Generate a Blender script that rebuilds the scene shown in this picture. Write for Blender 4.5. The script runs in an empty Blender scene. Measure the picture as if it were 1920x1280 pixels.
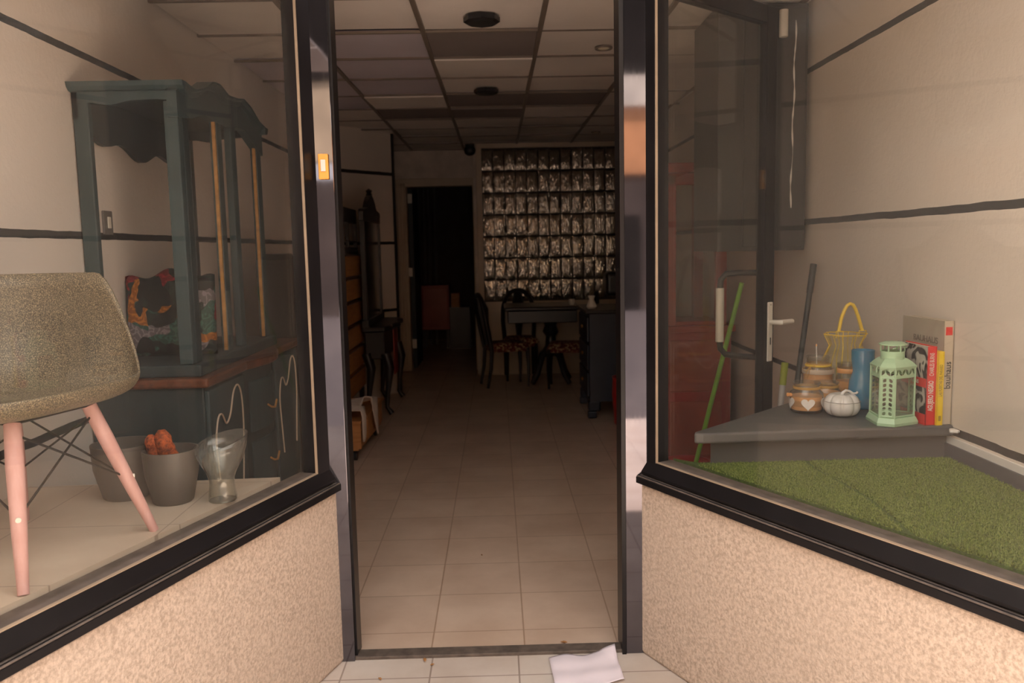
import bpy, bmesh, math, random
from mathutils import Vector, Matrix
import numpy as np
random.seed(7)
S = bpy.context.scene
COL = S.collection
R = math.radians

# ------------------------------------------------------------------ camera
cam_d = bpy.data.cameras.new('camera')
cam_d.sensor_width = 36.0
cam_d.lens = 1550.0 / 1920.0 * 36.0
cam_d.clip_start = 0.02
cam_d.dof.use_dof = True
cam_d.dof.focus_distance = 2.35
cam_d.dof.aperture_fstop = 5.0
cam = bpy.data.objects.new('camera', cam_d)
COL.objects.link(cam)
yaw, pit, rol = R(.95), R(6.4), R(1.2)
fwd = Vector((math.sin(yaw)*math.cos(pit), math.cos(yaw)*math.cos(pit), -math.sin(pit)))
rgt = Vector((math.cos(yaw), -math.sin(yaw), 0))
upv = rgt.cross(fwd)
r2 = rgt*math.cos(rol) - upv*math.sin(rol)
u2 = upv*math.cos(rol) + rgt*math.sin(rol)
cam.matrix_world = Matrix(((r2.x, u2.x, -fwd.x, 0), (r2.y, u2.y, -fwd.y, 0), (r2.z, u2.z, -fwd.z, 1.42), (0, 0, 0, 1)))
S.camera = cam

# ------------------------------------------------------------------ world, sun, exposure
w = bpy.data.worlds.new('sky')
S.world = w
w.use_nodes = True
wn = w.node_tree.nodes
wn['Background'].inputs['Color'].default_value = (1.0, .93, .88, 1)
wn['Background'].inputs['Strength'].default_value = 1.9
sun_d = bpy.data.lights.new('sun', 'SUN')
sun_d.energy = 14.0
sun_d.color = (1.0, .86, .74)
sun_d.angle = R(1.0)
sun = bpy.data.objects.new('sun', sun_d)
COL.objects.link(sun)
sd = Vector((.24, -.34, -1.10))
sun.rotation_euler = sd.to_track_quat('-Z', 'Y').to_euler()
S.view_settings.view_transform = 'Standard'
S.view_settings.look = 'None'
S.view_settings.gamma = 1.0
S.view_settings.use_curve_mapping = False
S.view_settings.exposure = 1.08
S.cycles.transparent_max_bounces = 24
S.cycles.max_bounces = 10
S.cycles.diffuse_bounces = 5
S.cycles.caustics_reflective = False
S.cycles.caustics_refractive = False
S.cycles.sample_clamp_indirect = 6.0

# ------------------------------------------------------------------ materials
def srgb(r, g, b):
    f = lambda c: (c/255/12.92 if c/255 <= .04045 else ((c/255+.055)/1.055)**2.4)
    return (f(r), f(g), f(b), 1)

class NT:
    def __init__(self, name):
        self.m = bpy.data.materials.new(name)
        self.m.use_nodes = True
        self.t = self.m.node_tree
        self.b = self.t.nodes['Principled BSDF']
        self.out = self.t.nodes['Material Output']
    def n(self, typ, **kw):
        nd = self.t.nodes.new(typ)
        for k, v in kw.items():
            setattr(nd, k, v)
        return nd
    def l(self, a, b):
        self.t.links.new(a, b)
    def coord(self, which='Object'):
        return self.n('ShaderNodeTexCoord').outputs[which]
    def noise(self, scale, detail=4, rough=.5, vec=None):
        nd = self.n('ShaderNodeTexNoise')
        nd.inputs['Scale'].default_value = scale
        nd.inputs['Detail'].default_value = detail
        nd.inputs['Roughness'].default_value = rough
        self.l(vec if vec is not None else self.coord(), nd.inputs['Vector'])
        return nd.outputs['Fac']
    def ramp(self, fac, stops):
        nd = self.n('ShaderNodeValToRGB')
        e = nd.color_ramp.elements
        while len(e) < len(stops):
            e.new(.5)
        for i, (p, c) in enumerate(stops):
            e[i].position = p
            e[i].color = c
        self.l(fac, nd.inputs['Fac'])
        return nd.outputs['Color']
    def math(self, op, a, b=None, c=None):
        nd = self.n('ShaderNodeMath', operation=op)
        for i, v in enumerate((a, b, c)):
            if v is None: continue
            if isinstance(v, (int, float)): nd.inputs[i].default_value = v
            else: self.l(v, nd.inputs[i])
        return nd.outputs[0]
    def mix(self, fac, a, b):
        nd = self.n('ShaderNodeMix', data_type='RGBA')
        for s, v in ((nd.inputs[0], fac), (nd.inputs[6], a), (nd.inputs[7], b)):
            if isinstance(v, (int, float)): s.default_value = v
            elif isinstance(v, tuple): s.default_value = v
            else: self.l(v, s)
        return nd.outputs[2]
    def bump(self, h, strength=.3, dist=.01):
        nd = self.n('ShaderNodeBump')
        nd.inputs['Strength'].default_value = strength
        nd.inputs['Distance'].default_value = dist
        self.l(h, nd.inputs['Height'])
        self.l(nd.outputs['Normal'], self.b.inputs['Normal'])
    def color(self, v):
        if isinstance(v, tuple): self.b.inputs['Base Color'].default_value = v
        else: self.l(v, self.b.inputs['Base Color'])

def mat(name, col, rough=.5, metal=0., var=.12, vs=8., bump=0., bs=60., spec=.5):
    t = NT(name)
    dark = tuple(c*(1-var) for c in col[:3]) + (1,)
    lite = tuple(min(1, c*(1+var)) for c in col[:3]) + (1,)
    t.color(t.ramp(t.noise(vs), [(.3, dark), (.7, lite)]))
    t.b.inputs['Roughness'].default_value = rough
    t.b.inputs['Metallic'].default_value = metal
    t.b.inputs['Specular IOR Level'].default_value = spec
    if bump:
        t.bump(t.noise(bs, 3), bump, .004)
    return t.m

def striped_wall(name, col, stripes, hw=.0125):
    t = NT(name)
    sep = t.n('ShaderNodeSeparateXYZ')
    t.l(t.coord(), sep.inputs[0])
    z = sep.outputs['Z']
    wob = t.math('MULTIPLY', t.math('SUBTRACT', t.noise(9, 3), .5), .008)
    zz = t.math('ADD', z, wob)
    acc = None
    for s, h in stripes:
        d = t.math('LESS_THAN', t.math('ABSOLUTE', t.math('SUBTRACT', zz, s)), h)
        acc = d if acc is None else t.math('MAXIMUM', acc, d)
    base = t.ramp(t.noise(1.3, 3), [(.3, tuple(c*.94 for c in col[:3])+(1,)), (.7, col)])
    t.color(t.mix(acc, base, (.012, .012, .014, 1)))
    t.b.inputs['Roughness'].default_value = .62
    t.bump(t.noise(55, 5, .6), .35, .006)
    return t.m

def tile_mat(name, c1, c2, mortar, size, ox, oy, ms=.006, rough=.38, bumpv=.15):
    t = NT(name)
    mp = t.n('ShaderNodeMapping')
    mp.inputs['Location'].default_value = (-ox, -oy, 0)
    t.l(t.coord(), mp.inputs['Vector'])
    br = t.n('ShaderNodeTexBrick')
    br.offset = 0; br.squash = 1
    br.inputs['Scale'].default_value = 1
    br.inputs['Brick Width'].default_value = size
    br.inputs['Row Height'].default_value = size
    br.inputs['Mortar Size'].default_value = ms
    br.inputs['Mortar Smooth'].default_value = .6
    br.inputs['Color1'].default_value = c1
    br.inputs['Color2'].default_value = c2
    br.inputs['Mortar'].default_value = mortar
    t.l(mp.outputs['Vector'], br.inputs['Vector'])
    n1 = t.noise(3.0, 5, .6)
    dirt = t.ramp(n1, [(.35, (.84, .80, .77, 1)), (.65, (1, 1, 1, 1))])
    mx = t.n('ShaderNodeMix', data_type='RGBA', blend_type='MULTIPLY')
    mx.inputs[0].default_value = 1
    t.l(br.outputs['Color'], mx.inputs[6]); t.l(dirt, mx.inputs[7])
    t.color(mx.outputs[2])
    t.b.inputs['Roughness'].default_value = rough
    t.bump(br.outputs['Fac'], -bumpv, .002)
    return t.m

def glass_mat(name, tint=(.985, .985, .97, 1), dust=.03, rough=0.0, ior=1.5, boost=1.0):
    t = NT(name)
    t.t.nodes.remove(t.b)
    tr = t.n('ShaderNodeBsdfTransparent'); tr.inputs['Color'].default_value = tint
    gl = t.n('ShaderNodeBsdfGlossy'); gl.inputs['Roughness'].default_value = rough
    ge = t.n('ShaderNodeNewGeometry')
    dt = t.n('ShaderNodeVectorMath', operation='DOT_PRODUCT')
    t.l(ge.outputs['Normal'], dt.inputs[0]); t.l(ge.outputs['Incoming'], dt.inputs[1])
    om = t.math('SUBTRACT', 1.0, t.math('ABSOLUTE', dt.outputs['Value']))
    f = t.math('MULTIPLY', t.math('ADD', t.math('MULTIPLY', t.math('POWER', om, 5.0), .96), .04), boost)
    m1 = t.n('ShaderNodeMixShader')
    t.l(f, m1.inputs[0]); t.l(tr.outputs[0], m1.inputs[1]); t.l(gl.outputs[0], m1.inputs[2])
    df = t.n('ShaderNodeBsdfDiffuse'); df.inputs['Color'].default_value = (.75, .72, .68, 1)
    m2 = t.n('ShaderNodeMixShader')
    dn = t.math('MULTIPLY', t.ramp(t.noise(2.2, 6, .65), [(.3, (.5, .5, .5, 1)), (.75, (1.5, 1.5, 1.5, 1))]), dust)
    t.l(dn, m2.inputs[0]); t.l(m1.outputs[0], m2.inputs[1]); t.l(df.outputs[0], m2.inputs[2])
    t.l(m2.outputs[0], t.out.inputs['Surface'])
    return t.m

M = {}
M['wall_l'] = striped_wall('white_wall_black_stripes', (.78, .71, .65, 1), [(2.157, .013), (1.50, .0135), (.835, .014)])
M['wall_r'] = striped_wall('white_wall_right_stripes', (.78, .69, .60, 1), [(2.229, .013), (1.518, .0135), (.789, .013)])
M['wall_b'] = mat('white_rear_wall', (.66, .57, .50, 1), .7, bump=.2)
M['wall_in'] = striped_wall('white_column_stripes', (.68, .60, .53, 1), [(2.17, .016), (1.50, .014), (.84, .014)])
M['floor'] = tile_mat('beige_floor_tile', (.64, .485, .375, 1), (.69, .53, .41, 1), (.44, .30, .21, 1), .335, .07, 2.96, .004, .33)
M['pave'] = tile_mat('entry_paving_tile', (.60, .53, .47, 1), (.64, .56, .50, 1), (.34, .27, .23, 1), .30, .045, 2.63, .004, .6)
M['street'] = mat('street_asphalt', (.10, .088, .088, 1), .8, bump=.3, bs=40)
M['display_floor'] = tile_mat('display_tile', (.60, .50, .40, 1), (.64, .535, .43, 1), (.42, .33, .26, 1), .40, -.9, 2.58, .003, .35)
t = NT('rough_stucco')
t.color(t.mix(t.math('MULTIPLY', t.noise(3.0, 4), .7), t.ramp(t.noise(95, 5, .65), [(.38, (.37, .285, .22, 1)), (.60, (.67, .545, .445, 1))]), (.56, .455, .37, 1)))
vn = t.n('ShaderNodeTexVoronoi'); vn.inputs['Scale'].default_value = 120
t.l(t.coord(), vn.inputs['Vector'])
t.bump(t.math('ADD', t.noise(120, 5, .7), t.math('MULTIPLY', vn.outputs['Distance'], .4)), .55, .005)
t.b.inputs['Roughness'].default_value = .9
M['stucco'] = t.m
M['black_alu'] = mat('black_aluminium', (.009, .008, .009, 1), .34, var=.2, spec=.3)
M['dusty_alu'] = mat('dusty_ledge_aluminium', (.12, .095, .08, 1), .55, var=.3, vs=25)
t = NT('anodised_door_jamb')
t.color(t.ramp(t.noise(4, 3), [(.3, (.10, .095, .11, 1)), (.7, (.15, .14, .155, 1))]))
t.b.inputs['Metallic'].default_value = .9
mp = t.n('ShaderNodeMapping'); mp.inputs['Scale'].default_value = (120, 120, 1.5)
t.l(t.coord(), mp.inputs['Vector'])
t.l(t.math('ADD', t.math('MULTIPLY', t.noise(1.0, 2, .5, mp.outputs['Vector']), .05), .015), t.b.inputs['Roughness'])
t.color((.19, .172, .172, 1))
M['jamb'] = t.m
M['threshold'] = mat('dusty_threshold', (.11, .085, .07, 1), .6, var=.35, vs=30)
M['bead'] = mat('brown_glazing_bead', (.36, .27, .19, 1), .5)
M['glass'] = glass_mat('shop_window_glass', dust=.012)
M['door_glass'] = glass_mat('door_glass', tint=(.95, .95, .93, 1), dust=.008)
M['clear'] = glass_mat('clear_jar_glass', tint=(.88, .88, .85, 1), dust=.05, boost=1.4)
M['vase_glass'] = glass_mat('cloudy_vase_glass', tint=(.93, .93, .90, 1), dust=.05, boost=1.8)
M['grass'] = None
t = NT('artificial_grass')
t.color(t.mix(t.math('MULTIPLY', t.noise(7, 5, .6), .4), t.ramp(t.noise(190, 2), [(.36, (.045, .080, .008, 1)), (.62, (.34, .40, .10, 1))]), (.17, .25, .05, 1)))
t.b.inputs['Roughness'].default_value = .7
M['grass'] = t.m
M['turf_base'] = mat('turf_backing', (.07, .11, .02, 1), .9, bump=.5, bs=300, vs=120, var=.4)
M['grey_paint'] = mat('grey_painted_wood', (.115, .108, .105, 1), .42, vs=5, var=.12, bump=.1, bs=30)
M['grey_skirt'] = mat('dark_grey_paint', (.085, .085, .095, 1), .5, vs=5)
M['cab_black'] = mat('charcoal_cabinet_paint', (.030, .030, .031, 1), .38, vs=3)
M['cab_side'] = mat('charcoal_cabinet_side', (.045, .042, .040, 1), .5, vs=3)
M['white_plastic'] = mat('white_plastic', (.78, .74, .66, 1), .35, var=.03)
M['white_paint'] = mat('matte_white', (.75, .72, .68, 1), .6, var=.05)
M['teal'] = mat('teal_chalk_paint', (.030, .058, .066, 1), .55, vs=6, var=.18)
M['teal_dark'] = mat('dark_teal_paint', (.020, .036, .040, 1), .55, vs=6, var=.2)
M['gold'] = mat('gold_edge_paint', (.48, .25, .07, 1), .45, var=.25, vs=30)
t = NT('varnished_wood_top')
mp = t.n('ShaderNodeMapping'); mp.inputs['Scale'].default_value = (14, 1.5, 14)
t.l(t.coord(), mp.inputs['Vector'])
t.color(t.ramp(t.noise(3, 5, .6, mp.outputs['Vector']), [(.3, (.06, .020, .010, 1)), (.7, (.19, .055, .02, 1))]))
t.b.inputs['Roughness'].default_value = .3
M['wood_red'] = t.m
def wood(name, a, b, sc=(2, 14, 14), rough=.5):
    t = NT(name)
    mp = t.n('ShaderNodeMapping'); mp.inputs['Scale'].default_value = sc
    t.l(t.coord(), mp.inputs['Vector'])
    t.color(t.ramp(t.noise(3, 5, .6, mp.outputs['Vector']), [(.3, a), (.7, b)]))
    t.b.inputs['Roughness'].default_value = rough
    return t.m
M['wood_orange'] = wood('orange_drawer_wood', (.36, .15, .04, 1), (.52, .24, .075, 1), (2, 2, 20))
M['wood_crate'] = wood('orange_crate_wood', (.34, .14, .045, 1), (.50, .23, .08, 1))
M['cream_wood'] = mat('cream_wood', (.62, .50, .38, 1), .6)
M['black_wood'] = mat('black_lacquered_wood', (.017, .015, .015, 1), .35, var=.2)
M['navy'] = mat('navy_painted_wood', (.022, .028, .045, 1), .45)
M['red'] = mat('red_painted_wood', (.30, .024, .018, 1), .42, vs=4, var=.2)
M['red_panel'] = mat('red_brown_panel', (.30, .055, .032, 1), .4, vs=4, var=.2)
M['red_plastic'] = mat('red_plastic', (.42, .012, .016, 1), .3)
M['black_plastic'] = mat('black_plastic', (.014, .014, .016, 1), .4)
M['green_plastic'] = mat('green_handle', (.25, .52, .07, 1), .4)
M['lime_plastic'] = mat('lime_handle', (.34, .40, .02, 1), .4)
M['grey_white'] = mat('greyish_white_handle', (.60, .58, .56, 1), .4)
M['pink'] = wood('pink_stained_dowel', (.55, .30, .27, 1), (.64, .385, .365, 1), (18, 18, 2), .5)
M['wire'] = mat('dark_steel_wire', (.035, .030, .026, 1), .35, metal=.6)
t = NT('olive_fibreglass')
f1 = t.noise(330, 3, .75)
t.color(t.ramp(f1, [(.34, (.045, .038, .028, 1)), (.50, (.135, .110, .075, 1)), (.66, (.48, .38, .23, 1))]))
t.b.inputs['Roughness'].default_value = .42
t.bump(f1, .25, .002)
M['fibre'] = t.m
M['pot'] = mat('grey_plastic_pot', (.115, .10, .088, 1), .42, vs=4, var=.08)
M['pot_in'] = mat('brown_pot_inside', (.085, .055, .045, 1), .7)
t = NT('orange_crocheted_wool')
t.color(t.ramp(t.noise(60, 4, .7), [(.36, (.10, .02, .008, 1)), (.62, (.52, .11, .025, 1))]))
t.b.inputs['Roughness'].default_value = .8
t.bump(t.noise(80, 3), .8, .008)
M['orange'] = t.m
t = NT('tropical_print_fabric')
v1 = t.n('ShaderNodeTexVoronoi'); v1.inputs['Scale'].default_value = 15
nz = t.n('ShaderNodeTexNoise'); nz.inputs['Scale'].default_value = 7
t.l(t.coord(), nz.inputs['Vector'])
mxv = t.n('ShaderNodeMix', data_type='RGBA'); mxv.inputs[0].default_value = .22
t.l(t.coord(), mxv.inputs[6]); t.l(nz.outputs['Color'], mxv.inputs[7])
t.l(mxv.outputs[2], v1.inputs['Vector'])
sp = t.n('ShaderNodeSeparateColor'); t.l(v1.outputs['Color'], sp.inputs[0])
rp = t.ramp(sp.outputs[0], [(0., (.012, .014, .012, 1)), (.30, (.50, .17, .02, 1)), (.52, (.02, .035, .03, 1)), (.66, (.30, .02, .03, 1)), (.78, (.05, .14, .11, 1)), (.93, (.28, .24, .26, 1))])
rp.node.color_ramp.interpolation = 'CONSTANT'
vein = t.ramp(t.math('SINE', t.math('MULTIPLY', t.noise(14, 3), 60)), [(.35, (.45, .45, .45, 1)), (.6, (1, 1, 1, 1))])
mx = t.n('ShaderNodeMix', data_type='RGBA', blend_type='MULTIPLY'); mx.inputs[0].default_value = .8
t.l(rp, mx.inputs[6]); t.l(vein, mx.inputs[7]); t.color(mx.outputs[2])
t.b.inputs['Roughness'].default_value = .8
M['floral'] = t.m
t = NT('red_brocade')
t.color(t.ramp(t.noise(38, 3, .6), [(.42, (.10, .018, .014, 1)), (.5, (.16, .03, .02, 1)), (.58, (.48, .36, .22, 1))]))
t.b.inputs['Roughness'].default_value = .8
M['brocade'] = t.m
M['ceil_tile'] = mat('mineral_ceiling_tile', (.80, .73, .67, 1), .9, vs=1.6, var=.10, bump=.3, bs=90)
M['ceil_tile_grey'] = mat('grey_ceiling_tile', (.24, .20, .19, 1), .9, vs=2, var=.08)
M['ceil_tile_lilac'] = mat('lilac_ceiling_tile', (.56, .50, .55, 1), .9, vs=2, var=.08)
M['ceil_grid'] = mat('brown_ceiling_grid', (.20, .16, .13, 1), .5)
M['cream'] = mat('cream_trim_paint', (.58, .47, .36, 1), .45, var=.06)
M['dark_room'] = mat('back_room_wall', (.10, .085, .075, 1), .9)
M['mint'] = mat('mint_green_enamel', (.46, .66, .43, 1), .35, var=.03)
M['blue_glass'] = mat('blue_frosted_glass', (.075, .25, .40, 1), .16, var=.15, vs=6, spec=.8)
M['candle'] = mat('caramel_candle_wax', (.88, .43, .16, 1), .5, var=.06)
M['twine'] = mat('ochre_twine', (.58, .34, .10, 1), .8)
M['wick'] = mat('white_straw', (.80, .75, .68, 1), .5)
M['ceramic'] = mat('white_glazed_ceramic', (.72, .69, .66, 1), .14, var=.03)
M['groove'] = mat('grey_glaze_groove', (.22, .21, .20, 1), .3)
M['yellow_wire'] = mat('yellow_enamel_wire', (.86, .60, .06, 1), .4)
M['yellow_mesh'] = None
t = NT('pale_yellow_net')
t.color((.62, .50, .20, 1)); t.b.inputs['Roughness'].default_value = .8
t.b.inputs['Alpha'].default_value = .28
M['yellow_mesh'] = t.m
M['red_cover'] = mat('red_book_cover', (.74, .035, .028, 1), .3, var=.03)
M['yellow_cover'] = mat('yellow_book_cover', (.95, .68, .02, 1), .4, var=.03)
M['beige_cover'] = mat('cream_book_cover', (.60, .51, .39, 1), .45, var=.04)
M['beige_front'] = mat('grey_beige_book_front', (.40, .345, .27, 1), .5, var=.05)
M['pages'] = mat('book_pages', (.62, .55, .44, 1), .8)
M['ink'] = mat('black_ink', (.02, .02, .02, 1), .6)
M['dim_ink'] = mat('faded_grey_ink', (.20, .175, .14, 1), .6)
M['ink_white'] = mat('white_ink', (.80, .74, .68, 1), .6)
M['ink_brown'] = mat('brown_ink', (.40, .26, .02, 1), .6)
t = NT('black_white_drawing')
wv = t.n('ShaderNodeTexNoise'); wv.inputs['Scale'].default_value = 9; wv.inputs['Distortion'].default_value = 2.2; wv.inputs['Detail'].default_value = 1
t.l(t.coord(), wv.inputs['Vector'])
t.color(t.ramp(wv.outputs['Fac'], [(.46, (.012, .012, .014, 1)), (.50, (.45, .42, .37, 1)), (.62, (.55, .52, .46, 1)), (.66, (.02, .02, .02, 1))]))
t.b.inputs['Roughness'].default_value = .35
M['drawing'] = t.m
M['cloth'] = mat('off_white_cloth', (.58, .50, .43, 1), .9, var=.1, bump=.3, bs=25)
M['paper'] = mat('white_paper', (.80, .72, .78, 1), .7, var=.02)
M['leaf'] = mat('dry_leaf', (.42, .20, .07, 1), .8, var=.3, vs=40)
M['orange_plate'] = mat('orange_switch_plate', (.95, .42, .08, 1), .4)
M['bulb'] = mat('dull_reflector', (.85, .78, .60, 1), .25)
M['mirror'] = mat('dusty_mirror', (.22, .20, .19, 1), .14, metal=.9)
M['orange_wall'] = mat('terracotta_facade', (.80, .38, .17, 1), .9, vs=2)
M['tan_wall'] = mat('tan_facade', (.66, .52, .34, 1), .9, vs=1, var=.2)
M['dim_wall'] = mat('shaded_facade', (.085, .062, .052, 1), .9, vs=.8, var=.3)  # shade on the lower facade is put into this dark colour
M['cream_wall'] = mat('cream_facade', (.85, .78, .66, 1), .9, vs=2)
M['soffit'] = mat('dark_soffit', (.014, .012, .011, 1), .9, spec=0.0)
t = NT('glass_block')
t.t.nodes.remove(t.b)
gl = t.n('ShaderNodeBsdfGlossy'); gl.inputs['Roughness'].default_value = .09; gl.inputs['Color'].default_value = (.98, .86, .72, 1)
tr = t.n('ShaderNodeBsdfTransparent'); tr.inputs['Color'].default_value = (.35, .38, .34, 1)
df = t.n('ShaderNodeBsdfDiffuse'); df.inputs['Color'].default_value = (.055, .055, .045, 1)
bp = t.n('ShaderNodeBump'); bp.inputs['Strength'].default_value = .5; bp.inputs['Distance'].default_value = .02
mp = t.n('ShaderNodeMapping'); mp.inputs['Scale'].default_value = (62, 62, 16)
t.l(t.coord(), mp.inputs['Vector'])
t.l(t.noise(1.0, 2, .5, mp.outputs['Vector']), bp.inputs['Height'])
t.l(bp.outputs[0], gl.inputs['Normal'])
m1 = t.n('ShaderNodeMixShader'); m1.inputs[0].default_value = .30
t.l(tr.outputs[0], m1.inputs[1]); t.l(df.outputs[0], m1.inputs[2])
m2 = t.n('ShaderNodeMixShader'); m2.inputs[0].default_value = .42
t.l(m1.outputs[0], m2.inputs[1]); t.l(gl.outputs[0], m2.inputs[2])
t.l(m2.outputs[0], t.out.inputs['Surface'])
M['block'] = t.m
M['mortar'] = mat('dark_block_joint', (.075, .065, .055, 1), .8)

# ------------------------------------------------------------------ mesh helpers
class MB:
    def __init__(self):
        self.v, self.f, self.mi = [], [], []
        self.cur = 0
        self.T = Matrix.Identity(4)
    def add(self, vs, fs):
        o = len(self.v)
        self.v += [tuple(self.T @ Vector(p)) for p in vs]
        self.f += [tuple(i+o for i in q) for q in fs]
        self.mi += [self.cur]*len(fs)
        return self
    def box(self, x0, x1, y0, y1, z0, z1):
        if x0 > x1: x0, x1 = x1, x0
        if y0 > y1: y0, y1 = y1, y0
        if z0 > z1: z0, z1 = z1, z0
        vs = [(x, y, z) for x in (x0, x1) for y in (y0, y1) for z in (z0, z1)]
        return self.add(vs, [(0, 1, 3, 2), (4, 6, 7, 5), (0, 4, 5, 1), (2, 3, 7, 6), (0, 2, 6, 4), (1, 5, 7, 3)])
    def prism(self, pts, z0, z1):
        # polygon in xy, extruded in z; made counter-clockwise
        a = sum(pts[i][0]*pts[(i+1) % len(pts)][1]-pts[(i+1) % len(pts)][0]*pts[i][1] for i in range(len(pts)))
        if a < 0: pts = pts[::-1]
        n = len(pts)
        vs = [(p[0], p[1], z0) for p in pts]+[(p[0], p[1], z1) for p in pts]
        fs = [tuple(range(n-1, -1, -1)), tuple(range(n, 2*n))]
        fs += [(i, (i+1) % n, n+(i+1) % n, n+i) for i in range(n)]
        return self.add(vs, fs)
    def extr(self, pts, axis, a0, a1):
        # polygon given in the two other axes, extruded along axis 'x' or 'y'
        n = len(pts)
        if axis == 'x':
            mk = lambda p, a: (a, p[0], p[1])
        else:
            mk = lambda p, a: (p[0], a, p[1])
        vs = [mk(p, a0) for p in pts]+[mk(p, a1) for p in pts]
        fs = [tuple(range(n)), tuple(range(2*n-1, n-1, -1))]
        fs += [(i, n+i, n+(i+1) % n, (i+1) % n) for i in range(n)]
        return self.add(vs, fs)
    def lathe(self, prof, seg=32, c=(0, 0, 0), rf=None, cap=True):
        vs, fs = [], []
        n = len(prof)
        for k in range(seg):
            a = 2*math.pi*k/seg
            q = rf(a) if rf else 1
            for r, z in prof:
                vs.append((c[0]+r*q*math.cos(a), c[1]+r*q*math.sin(a), c[2]+z))
        for k in range(seg):
            k2 = (k+1) % seg
            for i in range(n-1):
                fs.append((k*n+i, k2*n+i, k2*n+i+1, k*n+i+1))
        if cap:
            if prof[0][0] > 1e-5: fs.append(tuple(k*n for k in range(seg-1, -1, -1)))
            if prof[-1][0] > 1e-5: fs.append(tuple(k*n+n-1 for k in range(seg)))
        return self.add(vs, fs)
    def tube(self, path, r, seg=8, closed=False):
        path = [Vector(p) for p in path]
        n = len(path)
        rs = r if isinstance(r, (list, tuple)) else [r]*n
        vs, fs = [], []
        prev = None
        for i, p in enumerate(path):
            if closed: d = path[(i+1) % n]-path[i-1]
            else: d = path[min(i+1, n-1)]-path[max(i-1, 0)]
            d.normalize()
            if prev is None:
                ref = Vector((0, 0, 1)) if abs(d.z) < .9 else Vector((1, 0, 0))
                a = d.cross(ref).normalized()
            else:
                a = (prev-d*prev.dot(d)).normalized()
            prev = a
            b = d.cross(a)
            for k in range(seg):
                t_ = 2*math.pi*k/seg
                vs.append(tuple(p+(a*math.cos(t_)+b*math.sin(t_))*rs[i]))
        m = n if closed else n-1
        for i in range(m):
            j = (i+1) % n
            for k in range(seg):
                k2 = (k+1) % seg
                fs.append((i*seg+k, i*seg+k2, j*seg+k2, j*seg+k))
        if not closed:
            fs.append(tuple(range(seg-1, -1, -1)))
            fs.append(tuple((n-1)*seg+k for k in range(seg)))
        return self.add(vs, fs)
    def grid(self, fn, nu, nv):
        vs = [fn(i/(nu-1), j/(nv-1)) for i in range(nu) for j in range(nv)]
        fs = [(i*nv+j, (i+1)*nv+j, (i+1)*nv+j+1, i*nv+j+1) for i in range(nu-1) for j in range(nv-1)]
        return self.add(vs, fs)
    def build(self, name, mats, parent=None, smooth=False, bevel=0, solid=0, sub=0, kind=None, label=None, seg=2):
        me = bpy.data.meshes.new(name)
        me.from_pydata(self.v, [], self.f)
        if not isinstance(mats, (list, tuple)): mats = [mats]
        for m_ in mats: me.materials.append(m_)
        me.polygons.foreach_set('material_index', self.mi)
        bm = bmesh.new(); bm.from_mesh(me)
        bmesh.ops.recalc_face_normals(bm, faces=bm.faces)
        bm.to_mesh(me); bm.free()
        if smooth:
            me.polygons.foreach_set('use_smooth', [True]*len(me.polygons))
            if smooth != 'all':
                me.set_sharp_from_angle(angle=R(40))
        me.update()
        o = bpy.data.objects.new(name, me)
        COL.objects.link(o)
        if parent is not None: o.parent = parent
        if solid:
            s = o.modifiers.new('solid', 'SOLIDIFY'); s.thickness = solid; s.offset = 0
        if sub:
            s = o.modifiers.new('sub', 'SUBSURF'); s.levels = sub; s.render_levels = sub
        if bevel:
            b = o.modifiers.new('bevel', 'BEVEL'); b.width = bevel; b.segments = seg; b.limit_method = 'ANGLE'; b.angle_limit = R(35)
        if kind: o['kind'] = kind
        if label: o['label'] = label
        return o

def tag(o, label, cat, group=None):
    o['label'] = label; o['category'] = cat
    if group: o['group'] = group
    return o
def thing(name, label, cat, loc=(0, 0, 0), rz=0, group=None, rot=None):
    o = bpy.data.objects.new(name, None)
    o.empty_display_size = .05
    COL.objects.link(o)
    o.location = loc
    o.rotation_euler = rot if rot else (0, 0, rz)
    return tag(o, label, cat, group)
def copy_tree(o, parent=None):
    c = o.copy(); COL.objects.link(c)
    if parent is not None: c.parent = parent
    for ch in list(o.children):
        copy_tree(ch, c)
    return c
def struct_empty(name, loc=(0, 0, 0), rz=0):
    o = bpy.data.objects.new(name, None); COL.objects.link(o)
    o.location = loc; o.rotation_euler = (0, 0, rz); o['kind'] = 'structure'
    return o
def text_mesh(body, size, mtl, parent, loc, rot, name='lettering', sx=1., ext=.0006, space=1.0, bold=0):
    cu = bpy.data.curves.new('lettering', 'FONT')
    cu.body = body; cu.size = size; cu.extrude = ext; cu.align_x = 'CENTER'; cu.align_y = 'CENTER'
    cu.space_character = space; cu.offset = bold
    o = bpy.data.objects.new('tmp', cu); COL.objects.link(o)
    bpy.context.view_layer.update()
    me = bpy.data.meshes.new_from_object(o.evaluated_get(bpy.context.evaluated_depsgraph_get()))
    bpy.data.objects.remove(o)
    me.materials.clear(); me.materials.append(mtl)
    n = bpy.data.objects.new(name, me); COL.objects.link(n)
    n.parent = parent; n.location = loc; n.rotation_euler = rot; n.scale = (sx, 1, 1)
    return n

# ------------------------------------------------------------------ setting
XL, XR = -1.50, 1.50
YD = 2.784                       # door plane
AL, AR = R(18.9), R(27.6)
LJ, RJ = (-.585, YD), (.497, YD)  # where the window frames meet the jambs
uL = (-math.sin(AL), -math.cos(AL)); nL = (math.cos(AL), -math.sin(AL))
uR = (math.sin(AR), -math.cos(AR)); nR = (-math.cos(AR), -math.sin(AR))
HC = 2.56
lenL, lenR = 2.80, 2.05
PL = .70                          # display platform height

def st(name, mb, m, **kw):
    return mb.build(name, m, kind='structure', **kw)

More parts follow.
